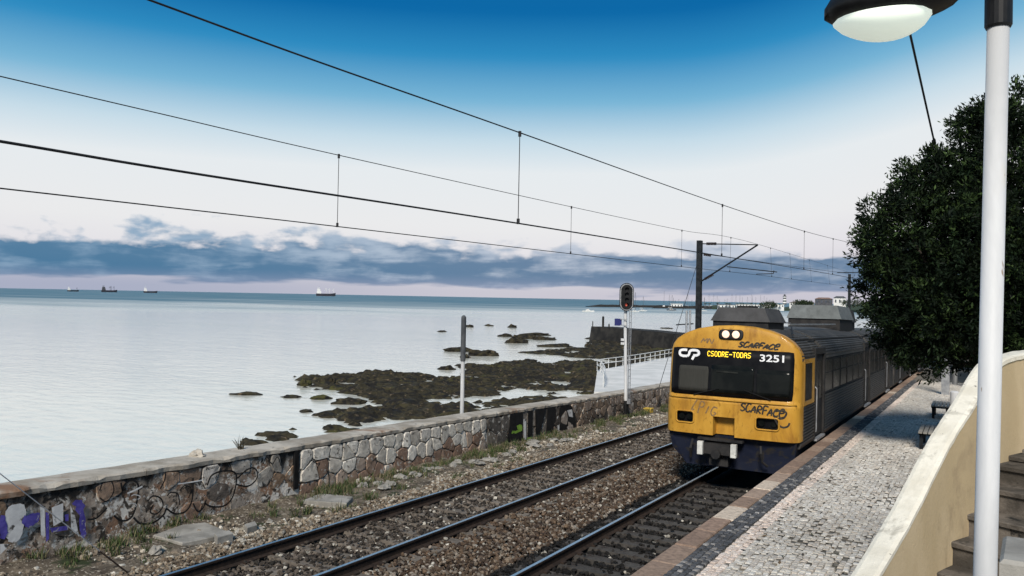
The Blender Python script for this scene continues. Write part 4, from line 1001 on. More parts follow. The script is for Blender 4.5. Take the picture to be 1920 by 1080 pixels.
# catenary masts
def insul(mb, a, b_, n=7):
    a = Vector(a); b_ = Vector(b_)
    for q in range(n):
        t0_ = a.lerp(b_, q/n); t1_ = a.lerp(b_, (q+.55)/n); mb.tube([t0_, t1_], .075, 8)
MY = 39.3
mtop = at_y(1312, 451, MY); MXc = mtop[0]
mast = empty('catenary_mast', (MXc, MY, zg(MY)-.4), label='dark steel overhead line mast with cantilever arm behind the yellow train front', cat='mast')
mb = MB(); w = .125
for (a, c) in (((-w, -w), (w, -w+.025)), ((-w, w-.025), (w, w)), ((-.012, -w+.025), (.012, w-.025))): mb.box((MXc+a[0], MY+a[1], zg(MY)-.6), (MXc+c[0], MY+c[1], mtop[2]))
lobj(mast, 'post', mb, 'mast_grey')
A = at_y(1318, 457, MY); Bp = at_y(1421, 459, MY); C_ = at_y(1314, 528, MY); D_ = at_y(1363, 500, MY); Eq = at_y(1457, 510, MY); Fq = at_y(1418, 514, MY); Gq = at_y(1450, 513, MY)
lobj(mast, 'top_arm', MB().tube([A, Bp], .030, 6), 'mast_grey'); lobj(mast, 'strut', MB().tube([C_, Bp], .042, 6), 'mast_grey')
lobj(mast, 'registration_arm', MB().tube([D_, Eq], .028, 6).tube([Fq, Gq], .02, 5).tube([Gq, at_y(1451, 507, MY)], .02, 5), 'mast_grey')
i1 = MB(); insul(i1, at_y(1325, 457, MY), at_y(1344, 457, MY)); lobj(mast, 'insulator', i1, 'insulator')
i1 = MB(); insul(i1, at_y(1322, 523, MY), at_y(1338, 514, MY)); lobj(mast, 'insulator', i1, 'insulator')
i1 = MB(); insul(i1, at_y(1320, 477, MY), at_y(1334, 479, MY), 4); lobj(mast, 'insulator', i1, 'insulator')
M2Y = 91.0; t2 = at_y(1593, 514, M2Y)
mast2 = empty('catenary_mast', (t2[0], M2Y, zg(M2Y)-.4), label='farther overhead line mast beside the tree edge', cat='mast')
lobj(mast2, 'post', MB().box((t2[0]-.13, M2Y-.13, zg(M2Y)-.5), (t2[0]+.13, M2Y+.13, t2[2])), 'mast_grey')
lobj(mast2, 'top_arm', MB().tube([at_y(1570, 511, M2Y), at_y(1640, 511, M2Y)], .05, 6), 'mast_grey'); lobj(mast2, 'strut', MB().tube([at_y(1597, 530, M2Y), at_y(1630, 514, M2Y)], .04, 6), 'mast_grey')
M3Y = 40.5; q3 = at_y(1773, 700, M3Y)
mast3 = empty('catenary_mast', (q3[0], M3Y, PH+zg(M3Y)), label='pale grey overhead line mast on the platform behind the bench', cat='mast')
lobj(mast3, 'post', MB().box((q3[0]-.16, M3Y-.16, PH+zg(M3Y)), (q3[0]+.16, M3Y+.16, 6.9)), 'galv')
tip = at_y(1602, 457, M3Y)
lobj(mast3, 'top_arm', MB().tube([tip, (q3[0], M3Y, tip[2]+.02)], .03, 6), 'mast_grey'); lobj(mast3, 'strut', MB().tube([tip, (q3[0], M3Y, tip[2]-1.6)], .04, 6), 'mast_grey')
# wires
def line3(X, pts): return [at_x(x, y, X) for x, y in pts]
def wire_thing(label, mess, cont, drops, rm=.007, rc=.009):
    root = empty('overhead_line', tuple(mess[0]), label=label, cat='wire')
    ext = lambda P: [P[0]+(P[0]-P[1])*1.6]+list(P)
    mm = spline(ext(mess), 8); cc = spline(ext(cont), 8)
    lobj(root, 'messenger_wire', MB().tube(mm, rm, 6), 'wire'); lobj(root, 'contact_wire', MB().tube(cc, rc, 6), 'wire')
    for a, c in drops:
        d = MB(); d.tube([a, c], .0055, 5); d.tube([Vector(a)+Vector((0, 0, .02)), Vector(a)-Vector((0, 0, .05))], .02, 6); d.tube([Vector(c)+Vector((0, 0, .06)), Vector(c)-Vector((0, 0, .01))], .02, 6); lobj(root, 'dropper', d, 'wire')
    return root
def at_wire(P, Y):
    P = sorted([tuple(p) for p in P], key=lambda p: p[1]); ys = [p[1] for p in P]; return (np.interp(Y, ys, [p[0] for p in P]), Y, np.interp(Y, ys, [p[2] for p in P]))
W2p = line3(-4.07, [(0, 143), (300, 213), (635, 291), (1072, 388), (1280, 432), (1421, 458)])+[at_y(1593, 511, 84)]
W4p = line3(-4.07, [(0, 353), (300, 387), (635, 425), (1072, 476), (1277, 500), (1441, 518)])+[at_y(1590, 537, 80)]
W1p = line3(0, [(280, 0), (600, 117), (978, 250), (1357, 385), (1510, 434), (1602, 457)])+[at_y(1700, 480, 80)]
W3p = line3(0, [(0, 265), (400, 331), (967, 418), (1352, 480), (1506, 505), (1602, 522)])+[at_y(1700, 540, 80)]
def dr(Mp, Cp, ys): 
    sm, sc = spline(Mp, 8), spline(Cp, 8)
    return [(at_wire(sm, y), at_wire(sc, y)) for y in ys]
wire_thing('overhead wire pair over the far track, hung from the dark mast', W2p, W4p, dr(W2p, W4p, [9.75, 18.45, 27.4, 33.5, 42, 48, 56, 66]))
wire_thing('higher overhead wire pair above the train, crossing the top of the sky', W1p, W3p, dr(W1p, W3p, [8.68, 18.0, 28.0, 34.0, 40.3]), .008, .010)
fd = line3(-7.0, [(1310, 475)]); feeder = [at_y(1318, 476, MY), at_y(1420, 490, 56), at_y(1530, 505, 72), at_y(1592, 513, 90)]
obj('feeder_wire', MB().tube(spline(feeder, 6), .014, 5), 'wire', label='loose feeder wire from the dark mast to the farther mast', cat='wire')
obj('guy_wire', MB().tube([at_y(1306, 498, MY-.3), at_y(1233, 735, MY-6.5)], .013, 5), 'wire', label='thin stay wire slanting down from the dark mast to the wall', cat='wire')
ga = np.array([-5.94, 7.41, -.39]); gb = at_x(0, 888, -6.35); gtop = ga+(gb-ga)*2.4
gw = empty('guy_wire', tuple(ga), label='stay wire with dark anchor rod slanting into the gravel at lower left', cat='wire')
lobj(gw, 'cable', MB().tube([ga+(gb-ga)*.2, gtop], .008, 6), 'galv'); lobj(gw, 'anchor_rod', MB().tube([ga-(gb-ga)*.05, ga+(gb-ga)*.24], .014, 6), 'rail_rust')
ca = at_y(1700, 35, 14); cb = at_y(1757, 290, 21.5); 
obj('cable', MB().tube([ca+(ca-cb)*1.2, ca, cb, cb+(cb-ca)*.1], .020, 6), 'wire', label='straight dark cable running from behind the lamp down into the tree', cat='wire')
# ------------------------------------------------------------------ street lamp
LY = 4.0
lb = at_y(1847, 1080, LY); lt_ = at_y(1872, 40, LY)
lamp = empty('street_lamp', (lb[0], LY, PH+zg(LY)), label='white lamp post in the right foreground with a glowing lantern at its top', cat='lamp')
def pole_x(z): return float(np.interp(z, [lb[2], lt_[2]], [lb[0], lt_[0]]))
zb = PH+zg(LY); sl_ = (lt_[0]-lb[0])/(lt_[2]-lb[2])
px_at = lambda z: lb[0]+sl_*(z-lb[2])
lobj(lamp, 'post', MB().tube([(px_at(zb), LY, zb), (px_at(2.0), LY, 2.0), (px_at(lt_[2]), LY, lt_[2])], [.047, .046, .043], 24), 'white_paint', smooth=True)
lobj(lamp, 'base_collar', MB().lathe([(.11, 0), (.11, .04), (.085, .06), (.085, .35), (.064, .38)], (px_at(zb), LY, zb), 20), 'white_paint')
st = lt_[2]
lobj(lamp, 'sleeve', MB().lathe([(.048, -.03), (.053, -.02), (.053, .42), (.04, .48), (.02, .50)], (px_at(st), LY, st+.0), 20), 'black_metal', smooth=False)
# lantern: lofted cross-sections along its length
LYh = 3.85
e0 = at_y(1546, 8, LYh); e1 = at_y(1805, -4, LYh)
mb = MB(); L = e1[0]-e0[0]; zc = at_y(1680, 14, LYh)[2]; ns = 16; nc = 20; us = np.linspace(0, 1, ns)
def prof(u): 
    w = .20*(1-abs(2*u-1)**2.6)**.5*(1-.25*u)+.006; top = .13*(1-abs(2*u-.9)**2.2 if abs(2*u-.9) < 1 else 0)+.015; bot = .055*(1-abs(2*u-1)**3)+.01; return w, top, bot
for u in us:
    w, tp, bt = prof(u)
    for k_ in range(nc):
        t = 2*math.pi*k_/nc; mb.v.append((e0[0]+u*L, LYh+w*math.cos(t), zc+.015*u+(tp if math.sin(t) > 0 else bt)*math.sin(t)))
for j in range(ns-1):
    for k_ in range(nc): mb.f.append((j*nc+k_, j*nc+(k_+1) % nc, (j+1)*nc+(k_+1) % nc, (j+1)*nc+k_)); mb.mi.append(0)
mb.f.append(tuple(range(nc))); mb.mi.append(0); mb.f.append(tuple((ns-1)*nc+k_ for k_ in range(nc))[::-1]); mb.mi.append(0)
hs_ = lobj(lamp, 'lantern_housing', mb, 'black_metal', smooth=True)
g0 = at_y(1563, 30, LYh); g1 = at_y(1748, 20, LYh); mb = MB(); Lg = g1[0]-g0[0]; ns = 14
for u in np.linspace(0, 1, ns):
    k_w = max(0.02, (1-abs(2*u-1)**2.2))**.5
    for k_ in range(13):
        t = math.pi+math.pi*k_/12; mb.v.append((g0[0]+u*Lg, LYh+.155*k_w*math.cos(t), zc-.040+.085*k_w*(.75+.5*math.sin(u*math.pi*.8))*.92*math.sin(t)))
for j in range(ns-1):
    for k_ in range(12): a = j*13+k_; mb.f.append((a, a+1, a+14, a+13)); mb.mi.append(0)
lobj(lamp, 'glass_bowl', mb, 'lamp_glow', smooth=True)
lobj(lamp, 'arm', MB().tube([(e1[0]-.08, LYh, zc+.03), (px_at(st)-.05, LY-.05, zc+.06), (px_at(st), LY, zc+.05)], .03, 10), 'black_metal')

# ------------------------------------------------------------------ curved stair with parapet
pp_ = [at_y(*q) for q in ((1597, 1080, 6.95), (1670, 961, 7.6), (1742, 826, 8.35), (1790, 752, 8.8), (1835, 681, 9.3), (1884, 661, 9.85), (1936, 655, 10.35))]
path = spline([pp_[0]*2.6-pp_[1]*1.6, pp_[0]*1.8-pp_[1]*.8]+pp_+[pp_[-1]+np.array([.9, .35, .1]), pp_[-1]+np.array([1.9, .5, .2])], 8)
path = [Vector(p) for p in path]
stair = empty('staircase', (5.2, 7.5, PH+zg(7.5)), label='worn dark stone steps curving up behind the lamp post', cat='staircase')
para = empty('parapet_wall', (4.3, 7.0, PH+zg(7)), label='curved beige parapet wall with white top beside the stairs', cat='wall')
def frame(i_):
    d = path[min(i_+5, len(path)-1)]-path[max(i_-5, 0)]; d.z = 0; d.normalize(); return d, Vector((d.y, -d.x, 0))
TH = .17
mb = MB(); mc = MB(); n = len(path)
for i_, p in enumerate(path):
    d, rt = frame(i_); a = p; c = p+rt*TH
    zlow = .6
    for q in (Vector((a.x, a.y, zlow)), Vector((a.x, a.y, p.z-.05)), Vector((c.x, c.y, p.z-.05)), Vector((c.x, c.y, zlow))): mb.v.append(tuple(q))
    o_ = .015+.005*mnoise.noise(Vector((i_*.9, 3, 1))); p = p+Vector((0, 0, .004*mnoise.noise(Vector((i_*.7, 9, 1))))); a = p; c = p+rt*TH
    for q in (a-rt*o_+Vector((0, 0, -.05)), a-rt*o_+Vector((0, 0, -.012)), a+rt*.02, c-rt*.02, c+rt*o_+Vector((0, 0, -.012)), c+rt*o_+Vector((0, 0, -.05))): mc.v.append(tuple(q))
for i_ in range(n-1):
    for k_ in range(3): mb.f.append((i_*4+k_, i_*4+k_+1, i_*4+k_+5, i_*4+k_+4)); mb.mi.append(0)
    for k_ in range(6): a = i_*6+k_; c = i_*6+(k_+1) % 6; mc.f.append((a, c, c+6, a+6)); mc.mi.append(0)
mb.f.append((3, 2, 1, 0)); mb.mi.append(0); mc.f.append((5, 4, 3, 2, 1, 0)); mc.mi.append(0)
lobj(para, 'wall_body', mb, 'parapet_beige', smooth=False); lobj(para, 'coping', mc, 'parapet_top', smooth=False)
# steps
acc = [0.0]
for i_ in range(1, n): acc.append(acc[-1]+math.hypot(path[i_].x-path[i_-1].x, path[i_].y-path[i_-1].y))
def at_s(s):
    i_ = min(max(int(np.searchsorted(acc, s))-1, 0), n-2); t = (s-acc[i_])/(acc[i_+1]-acc[i_]+1e-9); p = path[i_].lerp(path[i_+1], t); d, rt = frame(i_); return p, d, rt
s = 1.15; k_ = 0
while s < acc[-1]-.4:
    p0, d0, rt0 = at_s(s); z = p0.z-1.0; p1, d1, rt1 = at_s(min(s+.62, acc[-1])); mb = MB(); Wd = 2.3
    a = p0+rt0*(TH-.02); c = p1+rt1*(TH-.02); a2 = p0+rt0*Wd; c2 = p1+rt1*Wd
    ns_ = 8; nose = .03
    def row(p, q, zz, push=0.0):
        return [tuple((p.lerp(q, t)-d0*push*(1+.5*mnoise.noise(Vector((t*7, k_, 0)))))[:2])+(zz+.012*mnoise.noise(Vector((t*5, k_*3.1, zz))),) for t in np.linspace(0, 1, ns_)]
    rowsP = [row(a, a2, z-.40, 0), row(a, a2, z-.045, 0), row(a, a2, z-.045, nose), row(a, a2, z-.008, nose*1.1), row(a, a2, z, nose*.6), row(c, c2, z, 0)]
    for r_ in rowsP: mb.v += r_
    for r_ in range(len(rowsP)-1):
        for q in range(ns_-1): mb.f.append((r_*ns_+q, r_*ns_+q+1, (r_+1)*ns_+q+1, (r_+1)*ns_+q)); mb.mi.append(0)
    lobj(stair, 'step', mb, 'step_stone'); s += .31; k_ += 1
    if k_ > 10: break
bl = at_y(1872, 1030, 5.2); br = at_y(1935, 1036, 5.2)
mb = MB(); x0, x1 = bl[0], bl[0]+.62; zt = bl[2]; bv = .02
P = [(x0, 5.0), (x1, 5.0), (x1, 5.55), (x0+.03, 5.55)]
mb.poly([(x, y, .6) for x, y in P]+[(x, y, zt-bv) for x, y in P]+[(x+(bv if x < x0+.3 else -bv), y+(bv if y < 5.2 else -bv), zt) for x, y in P], [(0, 1, 5, 4), (1, 2, 6, 5), (2, 3, 7, 6), (3, 0, 4, 7), (4, 5, 9, 8), (5, 6, 10, 9), (6, 7, 11, 10), (7, 4, 8, 11), (8, 9, 10, 11)])
obj('concrete_pillar', mb, 'concrete', label='square concrete pillar cut off at the lower right corner', cat='pillar')

# ------------------------------------------------------------------ platform furniture
def bench(c, label, rz, tone):
    root = empty('bench', c, (0, 0, rz), label=label, cat='bench', group='benches on the platform')
    for q in range(5): obj('slat', MB().box((-.26+q*.107, -.75, .41), (-.26+q*.107+.085, .75, .45)), tone, root)
    for y in (-.55, .55):
        mb = MB(); mb.box((-.24, y-.04, 0), (-.16, y+.04, .40)); mb.box((.16, y-.04, 0), (.24, y+.04, .40)); mb.box((-.26, y-.04, .35), (.26, y+.04, .41)); obj('leg', mb, 'mast_grey', root)
    return root
c1 = (4.12, 22.2, PH+zg(22.2)); bench(c1, 'pale bench half hidden by the parapet, nearer the stairs', 0, 'concrete')
c2 = (4.06, 29.9, PH+zg(29.9)); bench(c2, 'grey slatted bench under the tree at the foot of the posts', 0, 'wood')
p2 = at_y(1790, 735, 34.5)
post = empty('lamp_column', (p2[0], 34.5, PH+zg(34.5)), label='white column with thicker base standing under the tree', cat='post')
lobj(post, 'shaft', MB().tube([(p2[0], 34.5, .9), (p2[0]+.05, 34.5, 4.2)], .09, 12), 'white_paint', smooth=True); lobj(post, 'base', MB().lathe([(.155, PH+zg(34.5)), (.155, .60), (.10, .64)], (p2[0], 34.5, 0), 14), 'white_paint')

lv = np.random.default_rng(31); P = []; T = []
for _ in range(900):
    y = lv.uniform(9, 40); x = 4.6-abs(lv.normal(0, .55)) if lv.random() < .75 else lv.uniform(2.3, 4.6); a = lv.uniform(0, 6.28); s = lv.uniform(.02, .05); z = PH+zg(y)+.012
    d = np.array([math.cos(a), math.sin(a), lv.uniform(-.1, .3)])*s; e = np.array([-math.sin(a), math.cos(a), lv.uniform(-.1, .3)])*s*.4; c = np.array([x, y, z]); P += [c-d, c-e, c+d, c+e]; T += [np.array(((.10, .065, .035), (.05, .04, .025), (.16, .11, .06), (.04, .05, .02))[lv.integers(0, 4)])*lv.uniform(.6, 1.2)]*4
obj('fallen_leaves', np_mesh('fallen_leaves', np.array(P), np.arange(len(P)).reshape(-1, 4), 'grass', np.array(T)), None, label='scattered brown fallen leaves on the platform paving', cat='leaves', kind='stuff')

# ------------------------------------------------------------------ hillside (added to block light) and trees on the right
m = MB(); xs2 = [5.75, 6.6, 8, 11, 16, 26, 45]; zs2 = [.6, 1.6, 3.0, 4.5, 6.5, 9, 12]; ys2 = list(np.arange(14, 150, 5.0))
for y in ys2:
    for x, z in zip(xs2, zs2): m.v.append((x+.3*mnoise.noise(Vector((x, y*.2, 1))), y, z+zg(y)+.5*mnoise.noise(Vector((x*.3, y*.3, 5)))*(z > 1)))
for j in range(len(ys2)-1):
    for q in range(len(xs2)-1): a = j*len(xs2)+q; m.f.append((a, a+1, a+len(xs2)+1, a+len(xs2))); m.mi.append(0)
obj('shading_bank', m, 'hill', kind='structure')  # bank added to keep horizon light off the train side
def foliage(lobes, nclump, per, leaf, seed, tones, inner=.35):
    g_ = np.random.default_rng(seed); V = []; T = []
    vol = np.array([(l[3]*l[4]*l[5])**(2/3) for l in lobes]); pick = g_.choice(len(lobes), nclump, p=vol/vol.sum())
    LB = np.array(lobes)[pick]; d = g_.normal(size=(nclump, 3)); d /= np.linalg.norm(d, axis=1)[:, None]
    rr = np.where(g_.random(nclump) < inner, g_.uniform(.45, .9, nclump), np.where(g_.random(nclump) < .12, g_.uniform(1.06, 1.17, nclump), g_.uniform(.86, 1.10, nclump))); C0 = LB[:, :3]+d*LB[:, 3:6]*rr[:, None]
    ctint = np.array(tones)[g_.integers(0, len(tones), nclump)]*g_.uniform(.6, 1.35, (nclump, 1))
    n = nclump*per; C1 = np.repeat(C0, per, 0); D0 = np.repeat(d, per, 0); D0[:, 2] += .35
    dirs = D0*.9+g_.normal(size=(n, 3))*.75; dirs /= np.linalg.norm(dirs, axis=1)[:, None]
    base = C1+g_.normal(size=(n, 3))*leaf*.55; side = np.cross(dirs, g_.normal(size=(n, 3))); side /= np.linalg.norm(side, axis=1)[:, None]+1e-9
    ln = leaf*g_.uniform(.65, 1.3, (n, 1)); wd = ln*g_.uniform(.13, .20, (n, 1)); up = np.cross(side, dirs)
    P = np.stack([base, base+dirs*ln*.5+side*wd+up*ln*.05, base+dirs*ln, base+dirs*ln*.5-side*wd+up*ln*.05], 1).reshape(-1, 3)
    F = np.arange(n*4).reshape(n, 4); T = np.repeat(np.repeat(ctint, per, 0)*g_.uniform(.75, 1.25, (n, 1)), 4, 0)
    return P, F, T
def tree(name, basep, lobes, nclump, per, leaf, seed, label, tones, trunk_r):
    root = empty(name, basep, label=label, cat='tree')
    P, F, T = foliage(lobes, nclump, per, leaf, seed, tones)
    lobj(root, 'crown', np_mesh('crown', P, F, 'leaf', T), None)
    mb = MB(); b0 = Vector(basep); top = Vector(lobes[0][:3])
    k1 = b0.lerp(top, .45)+Vector((.2, .1, 0)); mb.tube([b0-Vector((0, 0, .3)), b0.lerp(k1, .5)+Vector((.08, 0, 0)), k1], [trunk_r*1.3, trunk_r, trunk_r*.8], 10)
    for l in lobes[:16]: 
        e = Vector(l[:3]); mid = k1.lerp(e, .5)+Vector((0, 0, -.25)); mb.tube([k1, mid, e], [trunk_r*.6, trunk_r*.38, trunk_r*.12], 6)
    lobj(root, 'trunk', mb, 'bark', smooth=True)
    return root
def lobe(px, py, Y, rpx, rz=1.0, ry=1.0):
    c = at_y(px, py, Y); r = rpx/FPX*((c-CAM)@fw); return (c[0], c[1], c[2], r, r*ry, r*rz)
TY1 = 21.0
lobes = [lobe(1810, 470, TY1, 150), lobe(1712, 450, TY1-.5, 82), lobe(1688, 540, TY1, 70, .9), lobe(1712, 600, TY1+.3, 76, .75), lobe(1775, 395, TY1, 95), lobe(1860, 320, TY1+.3, 100), lobe(1920, 250, TY1+.5, 90), lobe(1790, 590, TY1, 120, .8), lobe(1890, 520, TY1+.5, 150), lobe(1950, 400, TY1+.5, 150), lobe(1655, 470, TY1+.2, 40, .9), lobe(1632, 425, TY1+.2, 24, .6), lobe(1740, 645, TY1+.5, 52, .6), lobe(1850, 640, TY1+.5, 80, .7), lobe(2020, 560, TY1+1, 150), lobe(1705, 375, TY1, 45, .8), lobe(1775, 320, TY1, 45, .8), lobe(1850, 235, TY1, 42, .9)]
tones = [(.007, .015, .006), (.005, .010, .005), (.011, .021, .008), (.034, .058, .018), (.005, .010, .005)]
gl_ = np.random.default_rng(77)
for l_ in list(lobes):
    for _ in range(7):
        dd = gl_.normal(size=3); dd[1] = -abs(dd[1])*.6; dd /= np.linalg.norm(dd); rr_ = l_[3]*gl_.uniform(.22, .42)
        lobes.append((l_[0]+dd[0]*l_[3]*.98, l_[1]+dd[1]*l_[4]*.9, l_[2]+dd[2]*l_[5]*.98, rr_, rr_, rr_*.8))
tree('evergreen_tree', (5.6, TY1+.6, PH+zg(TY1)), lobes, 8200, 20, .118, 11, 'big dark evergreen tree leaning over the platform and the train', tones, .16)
lob2 = [(6.2, 62, 3.6, 2.6, 3, 3.4), (4.4, 66, 3.0, 2.0, 2.5, 2.6), (5.2, 74, 4.2, 3, 4, 4), (3.4, 80, 2.6, 2, 3, 2.4), (7.4, 56, 3.0, 2, 2.5, 3)]
tree('evergreen_tree', (5.6, 66, -1.0), lob2, 1500, 14, .30, 12, 'farther dark tree seen below the big one at the end of the platform', tones, .2)

lob3 = [(7.2, 46, 3.4, 2.2, 3, 3.2), (6.6, 52, 4.6, 2.2, 3, 3.0), (8.6, 49, 6, 3, 4, 3)]  # added tree, stops bright sky reflecting in the train windows
tree('evergreen_tree', (7.4, 49, .2), lob3, 900, 14, .30, 13, 'dark tree added behind the big tree to block sky light on the train', tones, .2)
lob4 = [(5.6, 92, 3, 3.4, 4, 4), (3.6, 100, 3.2, 3, 4, 4), (8.0, 96, 5, 4, 4, 4)]  # added tree, cuts low sky light reaching the train side
tree('evergreen_tree', (5.8, 95, -2.0), lob4, 900, 14, .40, 14, 'farthest dark tree, added at the platform end to block sky light', tones, .22)

# ------------------------------------------------------------------ weeds, slabs, rubble by the wall
def tuft_mesh(n, hgt, spread, g_, tones):
    P = []; T = []
    for _ in range(n):
        a = g_.uniform(0, 6.28); r = spread*math.sqrt(g_.random()); b0 = np.array([r*math.cos(a), r*math.sin(a), 0]); hh = hgt*g_.uniform(.5, 1.2); ln = g_.uniform(.1, .7)*hh
        a2 = g_.uniform(0, 6.28); d = np.array([math.cos(a2)*ln, math.sin(a2)*ln, hh]); s = np.array([-math.sin(a2), math.cos(a2), 0])*.006*(1+hgt*2)
        P += [b0-s, b0+s, b0+d*.6+s*.8+np.array([0, 0, hh*.08]), b0+d]; t = np.array(tones[g_.integers(0, len(tones))])*g_.uniform(.6, 1.3); T += [t]*4
    return np.array(P), np.array(T)
g_ = np.random.default_rng(5); VV = []; TT = []
wt_ = [(.05, .085, .022), (.075, .10, .035), (.13, .12, .06), (.035, .06, .02), (.17, .14, .085)]
spots = []
for _ in range(520):
    y = g_.uniform(4.8, 36); x = -7.55+abs(g_.normal(0, .38))
    if mnoise.noise(Vector((x*1.1, y*.55, 2.2))) > -.12 and x < -5.95: spots.append((x, y))
for (px, py) in [(380, 972), (320, 985), (300, 990), (610, 905), (640, 915), (655, 905), (700, 925), (760, 905), (870, 880), (940, 860), (985, 850), (240, 1010), (80, 1030), (130, 1062), (40, 1060), (640, 950), (580, 955)]:
    p = at_z(px, py, -.45); 
    for _ in range(4): spots.append((float(np.clip(p[0]+g_.normal(0, .12), -7.6, -6)), p[1]+g_.normal(0, .2)))
for (x, y) in spots:
    P, T = tuft_mesh(int(g_.integers(14, 34)), g_.uniform(.06, .22), g_.uniform(.05, .16), g_, wt_); z = np.interp(x, [-8.2, -7.6, -6.6, -6.0], [-.16, -.18, -.24, -.24])+zg(y)-.01
    VV.append(P+np.array([x, y, z])); TT.append(T)
V = np.concatenate(VV); obj('weeds', np_mesh('weeds', V, np.arange(len(V)).reshape(-1, 4), 'grass', np.concatenate(TT)), None, label='green and dry weeds growing along the foot of the wall', cat='weeds', kind='stuff')
wp = at_x(455, 833, -8.0); P, T = tuft_mesh(26, .26, .10, g_, [(.05, .045, .03), (.09, .08, .05)]); P[:, 2] += wtop(wp[1])+zg(wp[1]); P[:, 0] += -8.05; P[:, 1] += wp[1]
obj('dry_plant', np_mesh('dry_plant', P, np.arange(len(P)).reshape(-1, 4), 'grass', T), None, label='dry twiggy plant sprouting from the top of the wall', cat='plant')
def slab(name, px, hz, th, mat, label, cat, lift=.0):
    P = [at_z(x, y, 0) for x, y in px]; pts = []
    for x, y in px:
        d = ray(x, y); t = (hz-CAM[2])/(d[2]+GR*d[1]); pts.append(CAM+d*t)
    mb = MB(); n = len(pts); c = sum(pts)/n; mb.poly([tuple(p-np.array([0, 0, th])) for p in pts]+[tuple(p-np.array([0, 0, .015])) for p in pts]+[tuple(c+(p-c)*.975) for p in pts], [tuple(range(n))[::-1], tuple(range(2*n, 3*n))]+[(r*n+k_, r*n+(k_+1) % n, (r+1)*n+(k_+1) % n, (r+1)*n+k_) for r in range(2) for k_ in range(n)])
    return obj(name, mb, mat, label=label, cat=cat)
slab('concrete_slab', [(287, 1003), (340, 984), (385, 979), (432, 998), (400, 1006), (342, 1018)], -.16, .16, 'concrete', 'flat grey concrete slab lying by the wall in the left foreground', 'slab')
slab('concrete_block', [(402, 1000), (430, 994), (437, 1000), (408, 1008)], -.08, .16, 'concrete', 'small broken block on the corner of the left slab', 'block')
slab('concrete_slab', [(568, 938), (600, 925), (662, 931), (650, 943), (600, 940)], -.13, .14, 'concrete', 'tilted pale slab at the foot of the wall under the pilaster', 'slab')
slab('concrete_block', [(458, 983), (478, 977), (482, 984), (464, 990)], -.12, .14, 'concrete', 'small grey block standing in the gravel between the slabs', 'block')
wr = at_x(369, 853, -8.05); o = obj('loose_stone', rock_mesh(.34, .26, .14, 4.4), 'wall_coping', label='loose lump of stone lying on top of the wall', cat='stone'); o.location = (-8.05, wr[1], wtop(wr[1])+zg(wr[1])+.012)
gq = np.random.default_rng(9)
for q in range(26):
    t = q/25; px = 690+(1075-690)*t+gq.normal(0, 11); py = np.interp(px, [690, 760, 840, 930, 1000, 1075], [910, 895, 874, 854, 836, 820])+gq.normal(0, 4)
    d = ray(px, py); tt = (-.19-CAM[2])/(d[2]+GR*d[1]); c = CAM+d*tt
    mb = rock_mesh(gq.lognormal(-1.25, .4), gq.uniform(.18, .34), gq.uniform(.05, .09), 50+q*1.3); o = obj('rubble_stone', mb, 'concrete', label='flat pale rubble stone in the row along the wall foot', cat='stone', group='rubble along the wall foot'); o.location = tuple(c); o.rotation_euler[2] = gq.uniform(0, 3)
for (px, py, s, lab) in ((292, 1035, .24, 'rounded loose stone below the left slab'), (506, 978, .12, 'pale fist-sized stone in the weeds right of the left slab'), (487, 962, .10, 'white stone lying near the wall between the slabs')):
    d = ray(px, py); tt = (-.2-CAM[2])/(d[2]+GR*d[1]); c = CAM+d*tt; o = obj('loose_stone', rock_mesh(s, s*.8, s*.5, px*.1), 'concrete', label=lab, cat='stone'); o.location = tuple(c)
yb = at_y(1216, 770, 33.2); root = empty('trackside_box', (yb[0], 33.2, yb[2]-.1), label='small yellow trackside box on the ground by the signal', cat='box')
lobj(root, 'case', MB().box((yb[0]-.16, 33.05, yb[2]-.1), (yb[0]+.16, 33.35, yb[2]+.08)), 'yellow_box'); lobj(root, 'lid', MB().box((yb[0]-.18, 33.03, yb[2]+.08), (yb[0]+.18, 33.37, yb[2]+.12)), 'yellow_box')

# ------------------------------------------------------------------ promenade, railing, pier
PZ = -2.5
def pzp(x, y): return tuple(at_z(x, y, PZ))
A1, A2 = at_z(1114, 735, PZ), at_z(1120, 694, PZ); A3, A4 = at_z(1262, 668, PZ), at_z(1262, 730, PZ)
mb = MB(); pts = [A1, A2, A3, at_z(1330, 655, PZ), at_z(1330, 740, PZ), A4]
mb.poly([tuple(p) for p in pts]+[(p[0], p[1], SEA-1) for p in pts], [tuple(range(6))[::-1]]+[(k_, (k_+1) % 6, 6+(k_+1) % 6, 6+k_) for k_ in range(6)])
obj('promenade', mb, 'promenade', kind='structure')
rl = empty('railing', tuple(A2), label='pale metal railing along the outer edge of the promenade', cat='railing')
pathr = spline([at_z(1131, 727, PZ), at_z(1134, 712, PZ), at_z(1128, 700, PZ), at_z(1122, 694.5, PZ), at_z(1170, 687, PZ), at_z(1215, 679, PZ), at_z(1262, 670, PZ)], 4)
for hh in (.95, .55): lobj(rl, 'rail', MB().tube([tuple(np.array(p)+np.array([0, 0, hh])) for p in pathr], .035, 6), 'far_white')
tot = 0; last = None
for p in spline([np.array(q) for q in pathr], 6):
    if last is None or np.linalg.norm(p-last) > 1.35: lobj(rl, 'post', MB().tube([tuple(p), tuple(p+np.array([0, 0, .95]))], .03, 6), 'far_white'); last = p
pe = at_z(1108, 641, SEA); ptz = at_y(1108, 612, pe[1])[2]; pr_ = at_z(1275, 626, ptz)
pier = empty('pier', (pe[0], pe[1], SEA), label='dark stone pier jutting into the bay behind the signal', cat='pier')
